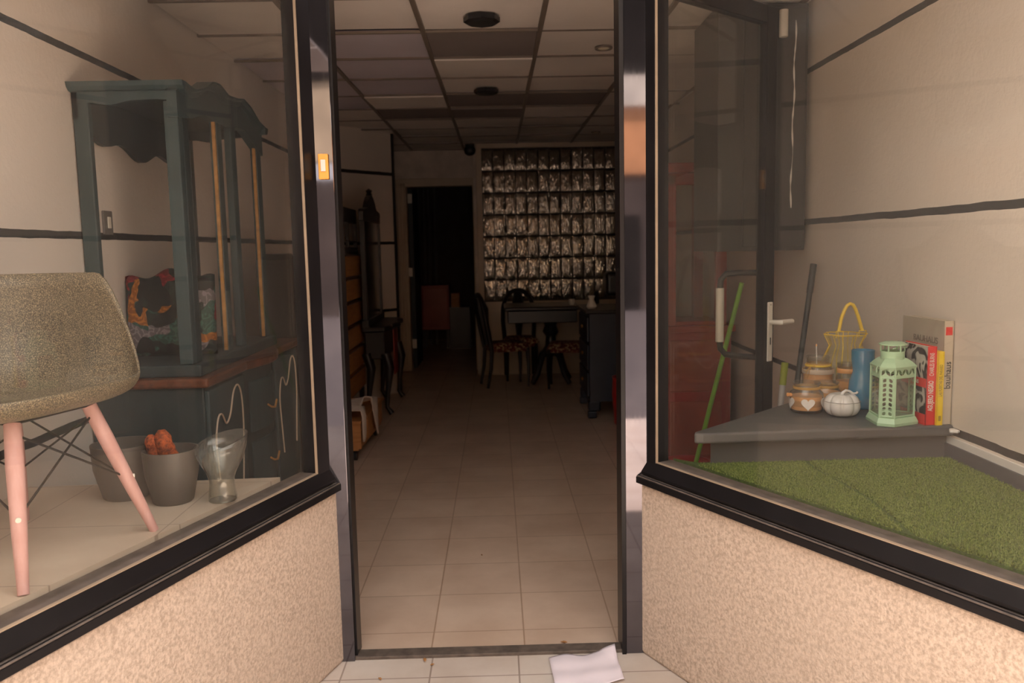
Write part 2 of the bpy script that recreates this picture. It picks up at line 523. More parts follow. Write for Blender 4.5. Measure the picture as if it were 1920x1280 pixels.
st('floor', MB().box(XL-.2, XR+.2, YD-.0, 13.5, -.12, 0), M['floor'])
st('pavement', MB().box(-4, 4, -1.2, YD, -.12, 0), M['pave'])
st('street', MB().box(-25, 25, -13, -1.2, -.14, -.02), M['street'])
# door threshold
st('trim_1', MB().box(-.56, .45, YD-.022, YD+.035, 0, .012), M['threshold'], bevel=.002)
# side and rear walls
st('wall_left', MB().box(XL-.18, XL, .0, 13.5, 0, 2.7), M['wall_l'])
st('wall_right', MB().box(XR, XR+.18, .9, 13.5, 0, 2.7), M['wall_r'])
# facade on both sides of the recess (behind / beside the camera)
st('wall_front_left', MB().box(-6, XL, -.25, .05, 0, 3.2), M['stucco'])
st('wall_front_right', MB().box(XR, 6, .72, .98, 0, 3.2), M['stucco'])
st('wall_front_upper', MB().box(-6, 6, 2.2, 3.4, 2.72, 3.3), M['soffit'])
# recess soffit
st('wall_recess_top', MB().box(-6, 6, 2.2, YD+.1, 2.66, 2.74), M['soffit'])
# party wall wedge by the display and inner column
pts = [(XL, 7.72), (-1.46, 7.72), (-1.0, 8.30), (-1.0, 8.36), (-1.35, 8.42), (-1.35, 9.8), (XL, 9.8)]
st('wall_inner_left', MB().prism(pts, 0, 2.7), M['wall_in'])
st('trim_2', MB().prism([(-1.012, 8.285), (-.992, 8.305), (-.992, 8.365), (-1.012, 8.365)], 0, 2.6), M['black_wood'])
# rear wall with doorway
mb = MB().box(-1.35, -1.05, 9.8, 9.92, 0, 2.7).box(-1.05, -.20, 9.8, 9.92, 2.20, 2.7).box(-.24, 0, 9.36, 9.92, 0, 2.7)
st('wall_back', mb, M['wall_b'])
# door frame in the rear wall
mb = MB()
for x0, x1 in ((-1.155, -1.035), (-.265, -.20)):
    mb.box(x0, x1, 9.77, 9.93, 0, 2.20)
mb.box(-1.155, -.20, 9.77, 9.93, 2.16, 2.25)
for k in range(3): mb.box(-1.14+.036*k, -1.125+.036*k, 9.755, 9.775, 0, 2.2)
d2 = struct_empty('door_2', (0, 0, 0))
mb.build('door_frame', M['cream'], d2, bevel=.006)
dl = MB().box(-1.03, -.985, 9.95, 10.68, .01, 2.14)
dlo = dl.build('door_leaf', M['teal_dark'], d2)
MB().box(-1.04, -.985, 9.93, 9.955, 1.98, 2.09).box(-1.04, -.985, 9.93, 9.955, .25, .36).build('hinge', M['white_plastic'], d2)
MB().box(-1.032, -.99, 9.75, 9.77, 1.12, 1.22).build('strike_plate', M['white_plastic'], d2)
# glass block wall
GX0, GX1, GY = -.205, XR, 9.30
dado = MB().box(GX0, GX1, GY, GY+.1, 0, .83)
st('wall_dado', dado, M['cream'])
mb = MB().box(GX0, GX0+.062, GY-.015, GY+.1, .83, 2.60).box(GX0+.06, GX1, GY-.015, GY+.1, 2.525, 2.60)
st('trim_3', mb, M['cream'], bevel=.004)
g3 = struct_empty('window_3')
bx, bz = .1247, .2405
mj = MB()
x0 = GX0+.062
ncol = int((GX1-x0)/bx)+1
for i in range(ncol+1):
    mj.box(x0+i*bx-.004, min(GX1, x0+i*bx+.004), GY+.012, GY+.085, .83, 2.53)
for j in range(8):
    mj.box(x0, GX1, GY+.010, GY+.087, .835+j*bz-.007, .835+j*bz+.007)
mj.build('block_joints', M['mortar'], g3)
gb = MB()
def pillow(cx, cz, y, hx_, hz_, d, tw):
    def fn(u, v):
        a, b = 2*u-1, 2*v-1
        return (cx+a*hx_, y-d*(1-a*a)*(1-b**8)+tw[0]*a*.004+tw[1]*b*.004, cz+b*hz_)
    return fn
for i in range(ncol):
    for j in range(7):
        cx, cz = x0+(i+.5)*bx, .835+(j+.5)*bz
        if cx+.055 > GX1: continue
        gb.grid(pillow(cx, cz, GY+.022, bx/2-.003, bz/2-.006, .011, (random.uniform(-1, 1), random.uniform(-1, 1))), 9, 9)
        gb.grid(pillow(cx, cz, GY+.078, bx/2-.006, bz/2-.008, -.010, (0, 0)), 3, 3)
gb.build('glass_blocks', M['block'], g3, smooth='all')
# back room beyond
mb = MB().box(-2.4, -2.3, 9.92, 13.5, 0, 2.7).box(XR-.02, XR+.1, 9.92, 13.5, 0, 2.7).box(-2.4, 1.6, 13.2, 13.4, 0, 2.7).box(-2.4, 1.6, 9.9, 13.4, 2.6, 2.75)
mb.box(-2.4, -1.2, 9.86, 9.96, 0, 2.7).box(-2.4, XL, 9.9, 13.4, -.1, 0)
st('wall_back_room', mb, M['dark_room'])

# ceiling: sagging mineral tiles in a metal grid
def zc(y): return 2.527+max(0, y-4)*.008
mb = MB()
rows = [4.398+.6*k for k in range(-8, 16)]
cols = [-.35+.6*k for k in range(-5, 6)]
for ri, y in enumerate(rows):
    if y+.6 < .2 or y > 9.95: continue
    for ci, x in enumerate(cols):
        xa, xb = max(XL, x), min(XR, x+.6)
        if xb-xa < .03: continue
        ya, yb = y+.012, min(9.82, y+.588)
        k = round((y-4.398)/.6); c = round((x+.35)/.6)
        mi = 0
        if c == 0 and k == 0: mi = 1
        if c == -1 and k in (0, 1, 2): mi = 2
        if (c, k) in ((0, 3), (1, 3), (-1, 4), (0, 4)): mi = 1
        if c == -2 and k in (1, 2, 3): mi = 2
        mb.cur = mi
        tl = random.uniform(-.010, .014) if mi == 0 else random.uniform(-.004, .004)
        dz = random.uniform(0, .006)
        za, zb = zc(ya)+.004+dz+tl*.3, zc(yb)+.004+dz-tl
        if c == 0 and k in (1, 4): za, zb = zc(ya)-.012, zc(yb)+.006
        if c == -1 and k == 3: za, zb = zc(ya)-.012, zc(yb)+.004
        # two-part sag so that light catches the near lip
        vs = [(xa+.012, ya, za), (xb-.012, ya, za), (xb-.012, yb, zb), (xa+.012, yb, zb)]
        vs += [(p[0], p[1], p[2]+.015) for p in vs]
        if (ya+yb)/2 < YD and abs((xa+xb)/2) < .6+(YD-yb)*.3: continue
        mb.add(vs, [(0, 1, 2, 3), (7, 6, 5, 4), (0, 4, 5, 1), (1, 5, 6, 2), (2, 6, 7, 3), (3, 7, 4, 0)])
mb.cur = 3
for x in cols:
    if XL < x < XR:
        ya, yb = max(.9, YD-max(0, (-x-.60)/math.tan(AL) if x < 0 else (x-.52)/math.tan(AR))), 9.8
        vs = []
        for yy in (ya, 4.0, yb):
            for xx in (x-.012, x+.012):
                for dz in (-.004, .012): vs.append((xx, yy, zc(yy)+dz))
        fs = []
        for s in range(2):
            o = s*4
            fs += [(o, o+2, o+6, o+4), (o+1, o+5, o+7, o+3), (o, o+4, o+5, o+1), (o+2, o+3, o+7, o+6)]
        mb.add(vs, fs)
for y in rows:
    if y < YD:
        if y > 1.0:
            mb.box(XL, -.62-(YD-y)*math.tan(AL), y-.010, y+.010, zc(y)-.003, zc(y)+.010)
            mb.box(.55+(YD-y)*math.tan(AR), XR, y-.010, y+.010, zc(y)-.003, zc(y)+.010)
    elif y < 9.8: mb.box(XL, XR, y-.010, y+.010, zc(y)-.003, zc(y)+.010)
mb.cur = 3
mb.box(XL-.1, XR+.1, YD-.02, 10, 2.66, 2.70)
mb.prism([(XL-.1, YD), (LJ[0]+.05, YD), (LJ[0]+uL[0]*lenL+.03, LJ[1]+uL[1]*lenL), (XL-.1, LJ[1]+uL[1]*lenL)], 2.66, 2.70)
mb.prism([(XR+.1, YD), (RJ[0]-.05, YD), (RJ[0]+uR[0]*lenR-.03, RJ[1]+uR[1]*lenR), (XR+.1, RJ[1]+uR[1]*lenR)], 2.66, 2.70)
co = mb.build('ceiling', [M['ceil_tile'], M['ceil_tile_grey'], M['ceil_tile_lilac'], M['ceil_grid']], kind='structure')

# door jambs (anodised, facing the street) and header
J = MB().box(LJ[0]-.002, -.525, YD-.03, YD+.06, 0, 2.66)
st('trim_4', J, M['jamb'], bevel=.002)
st('trim_5', MB().box(-.527, -.519, YD-.01, YD+.075, 0, 2.66).box(LJ[0]-.05, -.56, YD+.03, YD+.06, 0, 2.66), M['black_alu'])
st('trim_6', MB().box(.424, RJ[0]+.002, YD-.03, YD+.06, 0, 2.66), M['jamb'], bevel=.002)
st('trim_7', MB().box(.410, .424, YD-.035, YD+.075, 0, 2.66).box(.47, RJ[0]+.05, YD+.03, YD+.06, 0, 2.66), M['black_alu'])
st('trim_8', MB().box(-.6, .52, YD-.03, YD+.08, 2.37, 2.66), M['black_alu'])

def window(idx, O, u, n, L, fw, side):
    # local frame: x along the wall towards the street, y outwards, z up
    e = struct_empty('window_%d' % idx)
    T = Matrix(((u[0], n[0], 0, O[0]), (u[1], n[1], 0, O[1]), (0, 0, 1, 0), (0, 0, 0, 1)))
    fr = MB(); fr.T = T
    z0, z1 = .645, 2.56
    fr.box(0, fw, -.045, .012, z0, z1)
    fr.box(L-.05, L, -.075, .012, z0, z1)
    fr.extr([(-.060, z0), (.030, z0), (.030, .655), (.010, .692), (-.060, .692)], 'x', 0, L)
    fr.box(0, L, -.075, .012, 2.48, z1)
    fr.build('window_frame', M['black_alu'], e, bevel=.003)
    bd = MB(); bd.T = T
    bd.box(fw, fw+.0035, .003, .011, .692, 2.48).box(fw, L-.05, .0, .0105, .692, .6945)
    bd.build('glazing_bead', M['bead'], e)
    lg_ = MB(); lg_.T = T
    lg_.box(fw, L-.05, -.058, -.001, .692, .6935)
    lg_.build('dusty_ledge', M['dusty_alu'], e)
    gp = MB(); gp.T = T
    gp.box(.040, L-.04, -.028, -.022, .68, 2.50)
    gp.build('pane', M['glass'], e)
    sl = MB(); sl.T = T
    sl.cur = 0
    sl.box(0-.01, L, -.10, .046, .615, .637)
    sl.cur = 1
    sl.box(0-.01, L, .012, .044, .637, .6415)
    sl.cur = 0
    sl.box(0-.01, L, .036, .040, .6375, .6435).box(0-.01, L, .012, .018, .64, .648)
    sl.build('window_sill', [M['black_alu'], M['dusty_alu']], e, bevel=.0015)
    # stucco parapet under the window
    pp = MB(); pp.T = T
    pp.box(.0, L+.02, -.10, .028, 0, .615)
    st('wall_parapet_%s' % side, pp, M['stucco'], bevel=.012)
    return e, T
w1, TL = window(1, LJ, uL, nL, lenL, .100, 'left')
w2, TR = window(2, RJ, uR, nR, lenR, .072, 'right')
# black return strip at the parapet ends below the jambs are hidden by the stucco

def onL(d, off=-.075): return (LJ[0]+uL[0]*d+nL[0]*off, LJ[1]+uL[1]*d+nL[1]*off)
def onR(d, off=-.075): return (RJ[0]+uR[0]*d+nR[0]*off, RJ[1]+uR[1]*d+nR[1]*off)
# display platforms
a = onL((YD-2.585)/math.cos(AL)-.02); b = onL(lenL-.05)
st('display_platform_left', MB().prism([(XL, 2.585), a, b, (XL, b[1])], .0, PL), M['display_floor'])
st('trim_9', MB().box(XL, a[0]-.08, 2.584, 2.590, PL-.06, PL-.0005), M['black_alu'])
a = onR(.06); b = onR(lenR-.02)
st('display_platform_right', MB().prism([a, b, (XR, b[1]), (XR, 2.70), (.66, 2.70)], 0, PL-.006), M['turf_base'])
st('baseboard_right', MB().box(XR-.012, XR, .98, 2.69, PL-.01, .745), M['grey_skirt'])
st('trim_10', MB().box(XR-.006, XR, .98, 2.69, .745, .768), M['white_paint'])

# artificial grass, two strips with a seam
rng = np.random.default_rng(3)
def inside(px, py):
    ok = (px < XR-.014) & (py < 2.66)
    d = (px-RJ[0])*nR[0]+(py-RJ[1])*nR[1]
    return ok & (d < -.078) & (py > 1.2) & ((px > .66) | (py < 2.68))
N = 230000
px = rng.uniform(.55, XR, N); py = rng.uniform(1.25, 2.70, N)
k = inside(px, py) & (np.abs(px-(1.022+.012*np.sin(py*9))) > .010)
px, py = px[k], py[k]; n_ = len(px)
az = rng.uniform(0, 2*np.pi, n_); ln = rng.uniform(.008, .017, n_); le = rng.uniform(.1, .9, n_)
wv_ = .0017
dx, dy = np.cos(az), np.sin(az)
v = np.zeros((n_, 3, 3))
v[:, 0] = np.c_[px-dy*wv_, py+dx*wv_, np.full(n_, PL-.006)]
v[:, 1] = np.c_[px+dy*wv_, py-dx*wv_, np.full(n_, PL-.006)]
v[:, 2] = np.c_[px+dx*ln*np.sin(le), py+dy*ln*np.sin(le), PL-.006+ln*np.cos(le)]
me = bpy.data.meshes.new('artificial_turf')
me.vertices.add(n_*3); me.vertices.foreach_set('co', v.reshape(-1))
me.loops.add(n_*3); me.loops.foreach_set('vertex_index', np.arange(n_*3, dtype=np.int32))
me.polygons.add(n_); me.polygons.foreach_set('loop_start', np.arange(0, n_*3, 3, dtype=np.int32))
me.update(); me.validate()
me.materials.append(M['grass'])
turf = bpy.data.objects.new('artificial_turf', me); COL.objects.link(turf)
tag(turf, 'green artificial grass laid in two strips over the right display platform', 'artificial grass')
turf['kind'] = 'stuff'

# ------------------------------------------------------------------ entrance door, folded back inside on the right
ang = math.atan2(3.40-2.83, 1.105-.425)
d1 = struct_empty('door_1', (.430, 2.850, 0), ang)
LW = .93
mb = MB()
mb.box(0, .075, -.02, .02, .02, 2.36).box(LW-.075, LW, -.02, .02, .02, 2.36)
mb.box(.075, LW-.075, -.02, .02, 2.29, 2.36).box(.075, LW-.075, -.02, .02, .02, .14)
mb.build('door_leaf', M['black_alu'], d1, bevel=.003)
MB().box(.07, LW-.07, -.003, .003, .13, 2.30).build('pane', M['door_glass'], d1)
lp = MB().box(LW-.052, LW-.018, -.027, -.02, .93, 1.178)
lp.build('lock_plate', M['white_plastic'], d1, bevel=.003)
MB().box(LW-.038, LW-.033, -.0285, -.0265, 1.0, 1.03).build('keyhole', M['black_plastic'], d1)
MB().lathe([(.003, 0), (.003, .003)], 10, (0, 0, 0)).build('screw', M['black_plastic'], d1).location = (LW-.035, -.026, 1.165)
lev = MB().tube([(LW-.035, -.025, 1.095), (LW-.035, -.062, 1.095), (LW-.030, -.072, 1.095), (LW+.05, -.076, 1.095)], [.010, .010, .011, .010], 12)
lev.build('lever_handle', M['white_plastic'], d1, smooth=True)
# pull bar on the far (street) side of the leaf, seen through its pane
PX = LW-.05
mb = MB()
mb.tube([(PX, .02, 1.30), (PX-.02, .10, 1.30), (PX-.04, .155, 1.295), (PX-.055, .17, 1.27), (PX-.058, .172, 1.23)], .013, 10)
mb.tube([(PX, .02, .945), (PX-.02, .10, .945), (PX-.04, .155, .95), (PX-.055, .17, .975), (PX-.058, .172, 1.01)], .013, 10)
pl = mb.build('pull_bracket', M['black_plastic'], d1, smooth=True)
MB().tube([(PX-.058, .172, 1.005), (PX-.058, .172, 1.235)], .0175, 16).build('pull_grip', M['white_plastic'], d1, smooth=True)

# ------------------------------------------------------------------ left display window
# shell armchair on dowel legs
CX, CY = -1.180, 1.99
ch = thing('shell_armchair', 'olive fibreglass shell armchair on pink dowel legs in the left shop window', 'chair', (CX, CY, PL), R(-16))
def rimz(th):
    a = abs(th)
    f = min(1, max(0, (a-R(42))/R(46))); f = f*f*(3-2*f)
    g = min(1, max(0, (a-R(140))/R(35))); g = g*g*(3-2*g)
    return .062+(.325-.062)*f+.12*g
def rimxy(th):
    c, s = math.cos(th), math.sin(th)
    p = 3.0
    q = (abs(c)**p+abs(s)**p)**(-1/p)
    # the front lip runs further out than the arms
    a = abs(th)
    return (c*q*(.225 if c > 0 else .27), s*q*.30)
def shell(u, v):
    th = -math.pi+2*math.pi*u
    rx, ry = rimxy(th)
    H = rimz(th)
    r = v
    s_ = math.sin(r*math.pi/2)
    g = .94*s_**.9+.06*r
    z = H*(r**3.2)
    return (rx*g, ry*g, .355+z)
mb = MB(); mb.grid(shell, 73, 26)
so = mb.build('seat_shell', M['fibre'], ch, smooth='all')
bm = bmesh.new(); bm.from_mesh(so.data); bmesh.ops.remove_doubles(bm, verts=bm.verts, dist=.0008)
bmesh.ops.recalc_face_normals(bm, faces=bm.faces); bm.to_mesh(so.data); bm.free()
so.data.polygons.foreach_set('use_smooth', [True]*len(so.data.polygons))
sm = so.modifiers.new('solid', 'SOLIDIFY'); sm.thickness = .006; sm.offset = -1
tops, feet = [], []
for sx, sy in ((1, -1), (1, 1), (-1, 1), (-1, -1)):
    tp = Vector((sx*.120, sy*.115, .352)); ft = Vector((sx*.210, sy*.210, .0))
    tops.append(tp); feet.append(ft)
    lg = MB().tube([tp, tp.lerp(ft, .25), tp.lerp(ft, .6), ft], [.0175, .019, .0165, .0115], 16)
    lo = lg.build('leg', M['pink'], ch, smooth=True)
    mid = tp.lerp(ft, .56)
    d = Vector((sx, sy, 0)).normalized()
    sc = MB(); sc.tube([mid+d*.012, mid+d*.0195], .006, 10)
    sc.build('bolt', M['white_plastic'], lo, smooth=True)
mb = MB()
for i in range(4):
    a_, b_ = tops[i], tops[(i+1) % 4]
    fa, fb = feet[i], feet[(i+1) % 4]
    pa, pb = a_.lerp(fa, .06), b_.lerp(fb, .06)
    qa, qb = a_.lerp(fa, .56), b_.lerp(fb, .56)
    mb.tube([pa, qb], .0028, 8); mb.tube([pb, qa], .0028, 8)
    mb.tube([a_, b_], .004, 8)
mb.tube([tops[0], tops[2]], .004, 8); mb.tube([tops[1], tops[3]], .004, 8)
mb.build('wire_brace', M['wire'], ch, smooth=True)
for i in range(4):
    a_, fa = tops[i], feet[i]
    MB().tube([a_+Vector((0, 0, .01)), a_.lerp(fa, .12)+Vector((0, 0, .018))], .0045, 8).build('leg_mount', M['wire'], ch, smooth=True)

# flower pots
def pot(loc, label, R1=.079, R0=.053, H=.158):
    p = thing('flower_pot', label, 'flower pot', loc)
    MB().lathe([(R0, 0), (R0+.004, .004), (R1-.004, H*.55), (R1, H), (R1-.004, H), (R1-.008, H*.55), (R0-.002, .02), (0.001, .015)], 40).build('pot_body', M['pot'], p, smooth=True)
    MB().lathe([(R1-.010, H*.62), (.001, H*.62)], 30).build('potting_soil', M['pot_in'], p)
    return p
pot((-.970, 2.395, PL), 'grey flower pot holding orange crocheted pieces, nearest the window glass')
pot((-1.135, 2.46, PL), 'empty grey flower pot behind the pink chair leg', .092, .062, .165)
for i, (dx, a, ln_, r_) in enumerate(((-.020, -.28, .118, .019), (.020, -.36, .130, .025))):
    mb = MB()
    pth = []
    rr = []
    for k in range(12):
        q = k/11
        pth.append((math.sin(a)*q*ln_*.9-.010*math.sin(q*3), .006*math.sin(q*5+i), q*ln_))
        rr.append(r_*((1-max(0, (q-.72)/.30)**2.2)**.5)*(1+.07*math.sin(q*24+i)))
    mb.tube(pth, rr, 14)
    o = mb.build('crocheted_piece', M['orange'], None, smooth='all')
    o.location = (-.970+dx, 2.392+.008*i, PL+.085)
    tag(o, ('shorter orange crocheted piece on the left in the grey pot', 'longer orange crocheted piece leaning on the right in the grey pot')[i], 'crocheted piece', 'orange crocheted pieces in the grey pot')

# broken glass vase
V = MB()
prof = [(.040, 0), (.0415, .01), (.036, .045), (.035, .065), (.042, .085), (.062, .12), (.074, .155), (.080, .19)]
segs = 64
vs, fs = [], []
for k in range(segs):
    a = 2*math.pi*k/segs
    # jagged broken rim: deep bite on the left front
    d = (a-R(215)+math.pi) % (2*math.pi)-math.pi
    bite = .060*math.exp(-(d/R(26))**2) if d > 0 else .060*math.exp(-(d/R(14))**2)
    zmax = .178-bite+.022*math.cos(a-R(40))
    for i, (r, z) in enumerate(prof):
        z2 = z/.19*zmax
        rr = np.interp(z2, [p[1] for p in prof], [p[0] for p in prof])
        vs.append((rr*math.cos(a), rr*math.sin(a), z2))
n = len(prof)
for k in range(segs):
    k2 = (k+1) % segs
    for i in range(n-1): fs.append((k*n+i, k2*n+i, k2*n+i+1, k*n+i+1))
V.add(vs, fs)
vz = V.build('glass_vase', M['vase_glass'], None, smooth='all')
sm = vz.modifiers.new('solid', 'SOLIDIFY'); sm.thickness = .003
MB().lathe([(.001, .003), (.037, .003), (.040, .0), (.001, 0)], 32).build('vase_base', M['vase_glass'], vz, smooth=True)
vz.location = (-.825, 2.395, PL)
tag(vz, 'clear glass vase with a broken jagged rim beside the grey flower pot', 'vase')

# ------------------------------------------------------------------ teal sideboard + hutch
SX, SY0, SY1, SH = -1.06, 2.98, 4.38, .975
sb = thing('sideboard', 'dark teal sideboard with red wooden top and scroll trim by left wall', 'sideboard', (0, 0, 0))
sb.location = (-1.28, 3.6, 0)
off = Vector((-1.28, 3.6, 0))
def L(mb): mb.T = Matrix.Translation(-off); return mb
mb = L(MB()); mb.box(XL+.01, SX-.02, SY0+.02, SY1-.02, .14, SH-.035)
# bowed centre
pts = [(SX-.03, 3.45)]+[(SX-.02+.045*math.sin(math.pi*k/8), 3.45+.45*k/8) for k in range(9)]+[(SX-.03, 3.90)]
mb.prism(pts, .16, SH-.04)
mb.build('carcass', M['teal_dark'], sb, bevel=.006)
mb = L(MB())
pts = [(XL+.005, SY0), (SX+.005, SY0), (SX+.012, 3.40)]+[(SX+.012+.045*math.sin(math.pi*k/8), 3.43+.49*k/8) for k in range(9)]+[(SX+.012, SY1), (XL+.005, SY1)]
mb.prism(pts, SH-.035, SH)
mb.build('top_board', M['wood_red'], sb, bevel=.009, seg=3)
def scroll(y0, y1, z0, z1, x):
    P = [(y0+.10*(y1-y0), z0), (y0+.02*(y1-y0), z0+.35*(z1-z0)), (y0-.02*(y1-y0), z0+.62*(z1-z0)), (y0+.08*(y1-y0), z0+.80*(z1-z0)), (y0+.22*(y1-y0), z0+.82*(z1-z0)), (y0+.36*(y1-y0), z0+.72*(z1-z0)), (y0+.52*(y1-y0), z0+.78*(z1-z0)), (y0+.68*(y1-y0), z0+.96*(z1-z0)), (y0+.86*(y1-y0), z0+1.0*(z1-z0)), (y0+.98*(y1-y0), z0+.88*(z1-z0)), (y1, z0+.6*(z1-z0)), (y0+.93*(y1-y0), z0+.3*(z1-z0)), (y0+.86*(y1-y0), z0)]
    # smooth with Catmull-Rom
    out = []
    for i in range(len(P)-1):
        p0, p1, p2, p3 = P[max(i-1, 0)], P[i], P[i+1], P[min(i+2, len(P)-1)]
        for s in range(5):
            t_ = s/5
            q = [.5*((2*p1[c])+(-p0[c]+p2[c])*t_+(2*p0[c]-5*p1[c]+4*p2[c]-p3[c])*t_*t_+(-p0[c]+3*p1[c]-3*p2[c]+p3[c])*t_**3) for c in (0, 1)]
            out.append((x, q[0], q[1]))
    out.append((x, P[-1][0], P[-1][1]))
    return out
for (y0, y1) in ((3.03, 3.41), (3.94, 4.32)):
    dr = L(MB()).box(SX-.022, SX-.004, y0-.02, y1+.02, .20, SH-.05).build('door', M['teal'], sb, bevel=.005)
    ym, hw_ = (y0+y1)/2, (y1-y0)*.43
    L(MB()).tube(scroll(ym-hw_, ym+hw_, .45, .895, SX-.002), .0036, 8).build('scroll_trim', M['dusty_alu'] if False else M['cream_wood'], dr, smooth=True)
for k, (z0, z1) in enumerate(((.66, .88), (.42, .62), (.20, .38))):
    mb = L(MB())
    pts = [(SX-.02, 3.50)]+[(SX-.012+.046*math.sin(math.pi*(.08+.84*q/8)), 3.49+.37*q/8) for q in range(9)]+[(SX-.02, 3.86)]
    mb.prism(pts, z0, z1)
    dw = mb.build('drawer', M['teal'], sb, bevel=.006)
    L(MB()).tube([(SX+.036, 3.62, z0+.10), (SX+.046, 3.64, z0+.085), (SX+.048, 3.69, z0+.075), (SX+.044, 3.735, z0+.10)], .0045, 8).build('drawer_pull', M['gold'], dw, smooth=True)
for (x, y) in ((SX-.03, SY0+.05), (SX-.03, SY1-.06), (XL+.06, SY0+.05), (XL+.06, SY1-.06)):
    L(MB()).tube([(x, y, .17), (x+.025, y, .11), (x+.012, y, .05), (x+.022, y, .015), (x+.03, y, 0.004)], [.045, .036, .02, .020, .024], 10).build('leg', M['teal'], sb, smooth=True)

HX0, HX1, HY0, HY1 = -1.495, -1.125, 3.04, 4.08
ht = thing('hutch', 'teal open display hutch with curved crown standing on the sideboard', 'hutch', (-1.3, 3.56, SH))
off = Vector((-1.3, 3.56, SH))
HZ0 = SH
mb = L(MB())
mb.box(HX0, HX1+.03, HY0-.01, HY1+.01, HZ0, HZ0+.045)
mb.build('base_board', M['teal_dark'], ht, bevel=.006)
def post(x0, x1, y0, y1, m='teal', nm='post'):
    return L(MB()).box(x0, x1, y0, y1, HZ0+.045, 1.97).build(nm, M[m], ht, bevel=.004)
post(HX0, HX0+.055, HY0, HY0+.03)
post(HX1-.050, HX1, HY0, HY0+.045)
post(HX1-.035, HX1, HY0+.045, HY0+.10, 'teal_dark')
post(HX0, HX0+.05, HY1-.04, HY1, 'teal_dark')
# framed door section on the right (with gold inner edges) and centre stile
post(HX1-.03, HX1, 3.455, 3.515)
post(HX1-.03, HX1, 3.635, 3.70)
post(HX1-.03, HX1, 4.01, 4.08)
L(MB()).box(HX1-.017, HX1-.004, 3.444, 3.455, HZ0+.05, 1.97).build('gilt_edge', M['gold'], ht)
L(MB()).box(HX1-.017, HX1-.004, 3.998, 4.010, HZ0+.05, 1.94).build('gilt_edge', M['gold'], ht)
# crown: front board with curved upper and lower outline (extruded along x)
def crown_top(y):
    q = (y-HY0)/(HY1-HY0)
    pts_ = [(0, 2.035), (.10, 2.025), (.20, 2.05), (.30, 2.095), (.38, 2.10), (.48, 2.075), (.60, 2.085), (.68, 2.098), (.78, 2.08), (.90, 2.035), (1, 2.02)]
    return float(np.interp(q, [p[0] for p in pts_], [p[1] for p in pts_]))
def crown_bot(y):
    q = (y-HY0)/(HY1-HY0)
    return float(np.interp(q, [0, .12, .25, .4, .5, .6, .75, .88, 1], [1.91, 1.925, 1.96, 1.955, 1.95, 1.965, 1.975, 1.93, 1.89]))
N_ = 40
ys = [HY0-.015+(HY1-HY0+.03)*k/N_ for k in range(N_+1)]
poly = [(y, crown_top(y)-.028) for y in ys]+[(y, crown_bot(y)) for y in ys[::-1]]
mb = L(MB()); mb.extr(poly, 'x', HX1-.03, HX1+.006)
mb.build('crown_board', M['teal'], ht)
mb = L(MB())
vs, fs = [], []
prof = [(0, -.034), (.012, -.03), (.018, -.014), (.032, -.008), (.034, 0), (-.03, 0), (-.03, -.034)]
for y in ys:
    for (dx_, dz_) in prof: vs.append((HX1+dx_, y, crown_top(y)+dz_))
m_ = len(prof)
for i in range(N_):
    for j in range(m_):
        j2 = (j+1) % m_
        fs.append((i*m_+j, (i+1)*m_+j, (i+1)*m_+j2, i*m_+j2))
fs += [tuple(range(m_)), tuple(N_*m_+j for j in range(m_-1, -1, -1))]
mb.add(vs, fs)
# the cornice returns along the near and far ends
mb.extr([(HY0-.03, 2.035), (HY0-.025, 2.018), (HY0-.012, 2.006), (HY0+.02, 2.0), (HY0+.02, 2.035)], 'x', HX0-.004, HX1+.034)
mb.extr([(HY1+.03, 2.02), (HY1+.025, 2.005), (HY1+.012, 1.99), (HY1-.02, 1.985), (HY1-.02, 2.02)], 'x', HX0, HX1+.034)
mb.build('cornice', M['teal'], ht)
# end rails with curved lower edge
for (ya, m_n) in ((HY0, 'teal'), (HY1-.03, 'teal_dark')):
    xs = [HX0+(HX1-HX0)*k/16 for k in range(17)]
    bot = [float(np.interp(k/16, [0, .16, .35, .55, .8, 1], [1.955, 1.968, 1.955, 1.972, 1.975, 1.97])) for k in range(17)]
    L(MB()).extr([(x, 2.005) for x in xs]+[(x, b_) for x, b_ in zip(xs[::-1], bot[::-1])], 'y', ya, ya+.028).build('end_rail', M[m_n], ht)
# rear rail (wide, dark, wavy) and roof board
yy = [HY0+(HY1-HY0)*k/30 for k in range(31)]
bt = [1.89-.06*math.sin(math.pi*k/30)+.02*math.cos(6*math.pi*k/30) for k in range(31)]
L(MB()).extr([(y, 2.01) for y in yy]+[(y, b_) for y, b_ in zip(yy[::-1], bt[::-1])], 'x', HX0, HX0+.02).build('rear_rail', M['teal_dark'], ht)
L(MB()).box(HX0, HX1-.03, HY0, HY1, 2.005, 2.02).build('roof_board', M['teal_dark'], ht)

# floral cushion standing in the hutch
fc = MB()
def cush(sgn):
    def fn(u, v):
        y = -.0
        x = (u-.5)*.345
        topz = .335+.018*math.cos(4*math.pi*(u-.5))-.03*abs(2*u-1)**3
        z = topz*v
        e_ = (1-abs(2*u-1)**5)*(1-abs(2*v-1)**5)
        return (x, sgn*.05*e_**.6, z)
    return fn
fc.grid(cush(-1), 24, 20); fc.grid(cush(1), 24, 20)
fo = fc.build('cushion', M['floral'], None, smooth='all')
bm = bmesh.new(); bm.from_mesh(fo.data); bmesh.ops.remove_doubles(bm, verts=bm.verts, dist=.0005); bm.to_mesh(fo.data); bm.free()
fo.location = (-1.318, 3.35, SH+.045); fo.rotation_euler = (R(-6), 0, R(8))
tag(fo, 'wavy-topped cushion with orange, red and black tropical print inside the hutch', 'cushion')

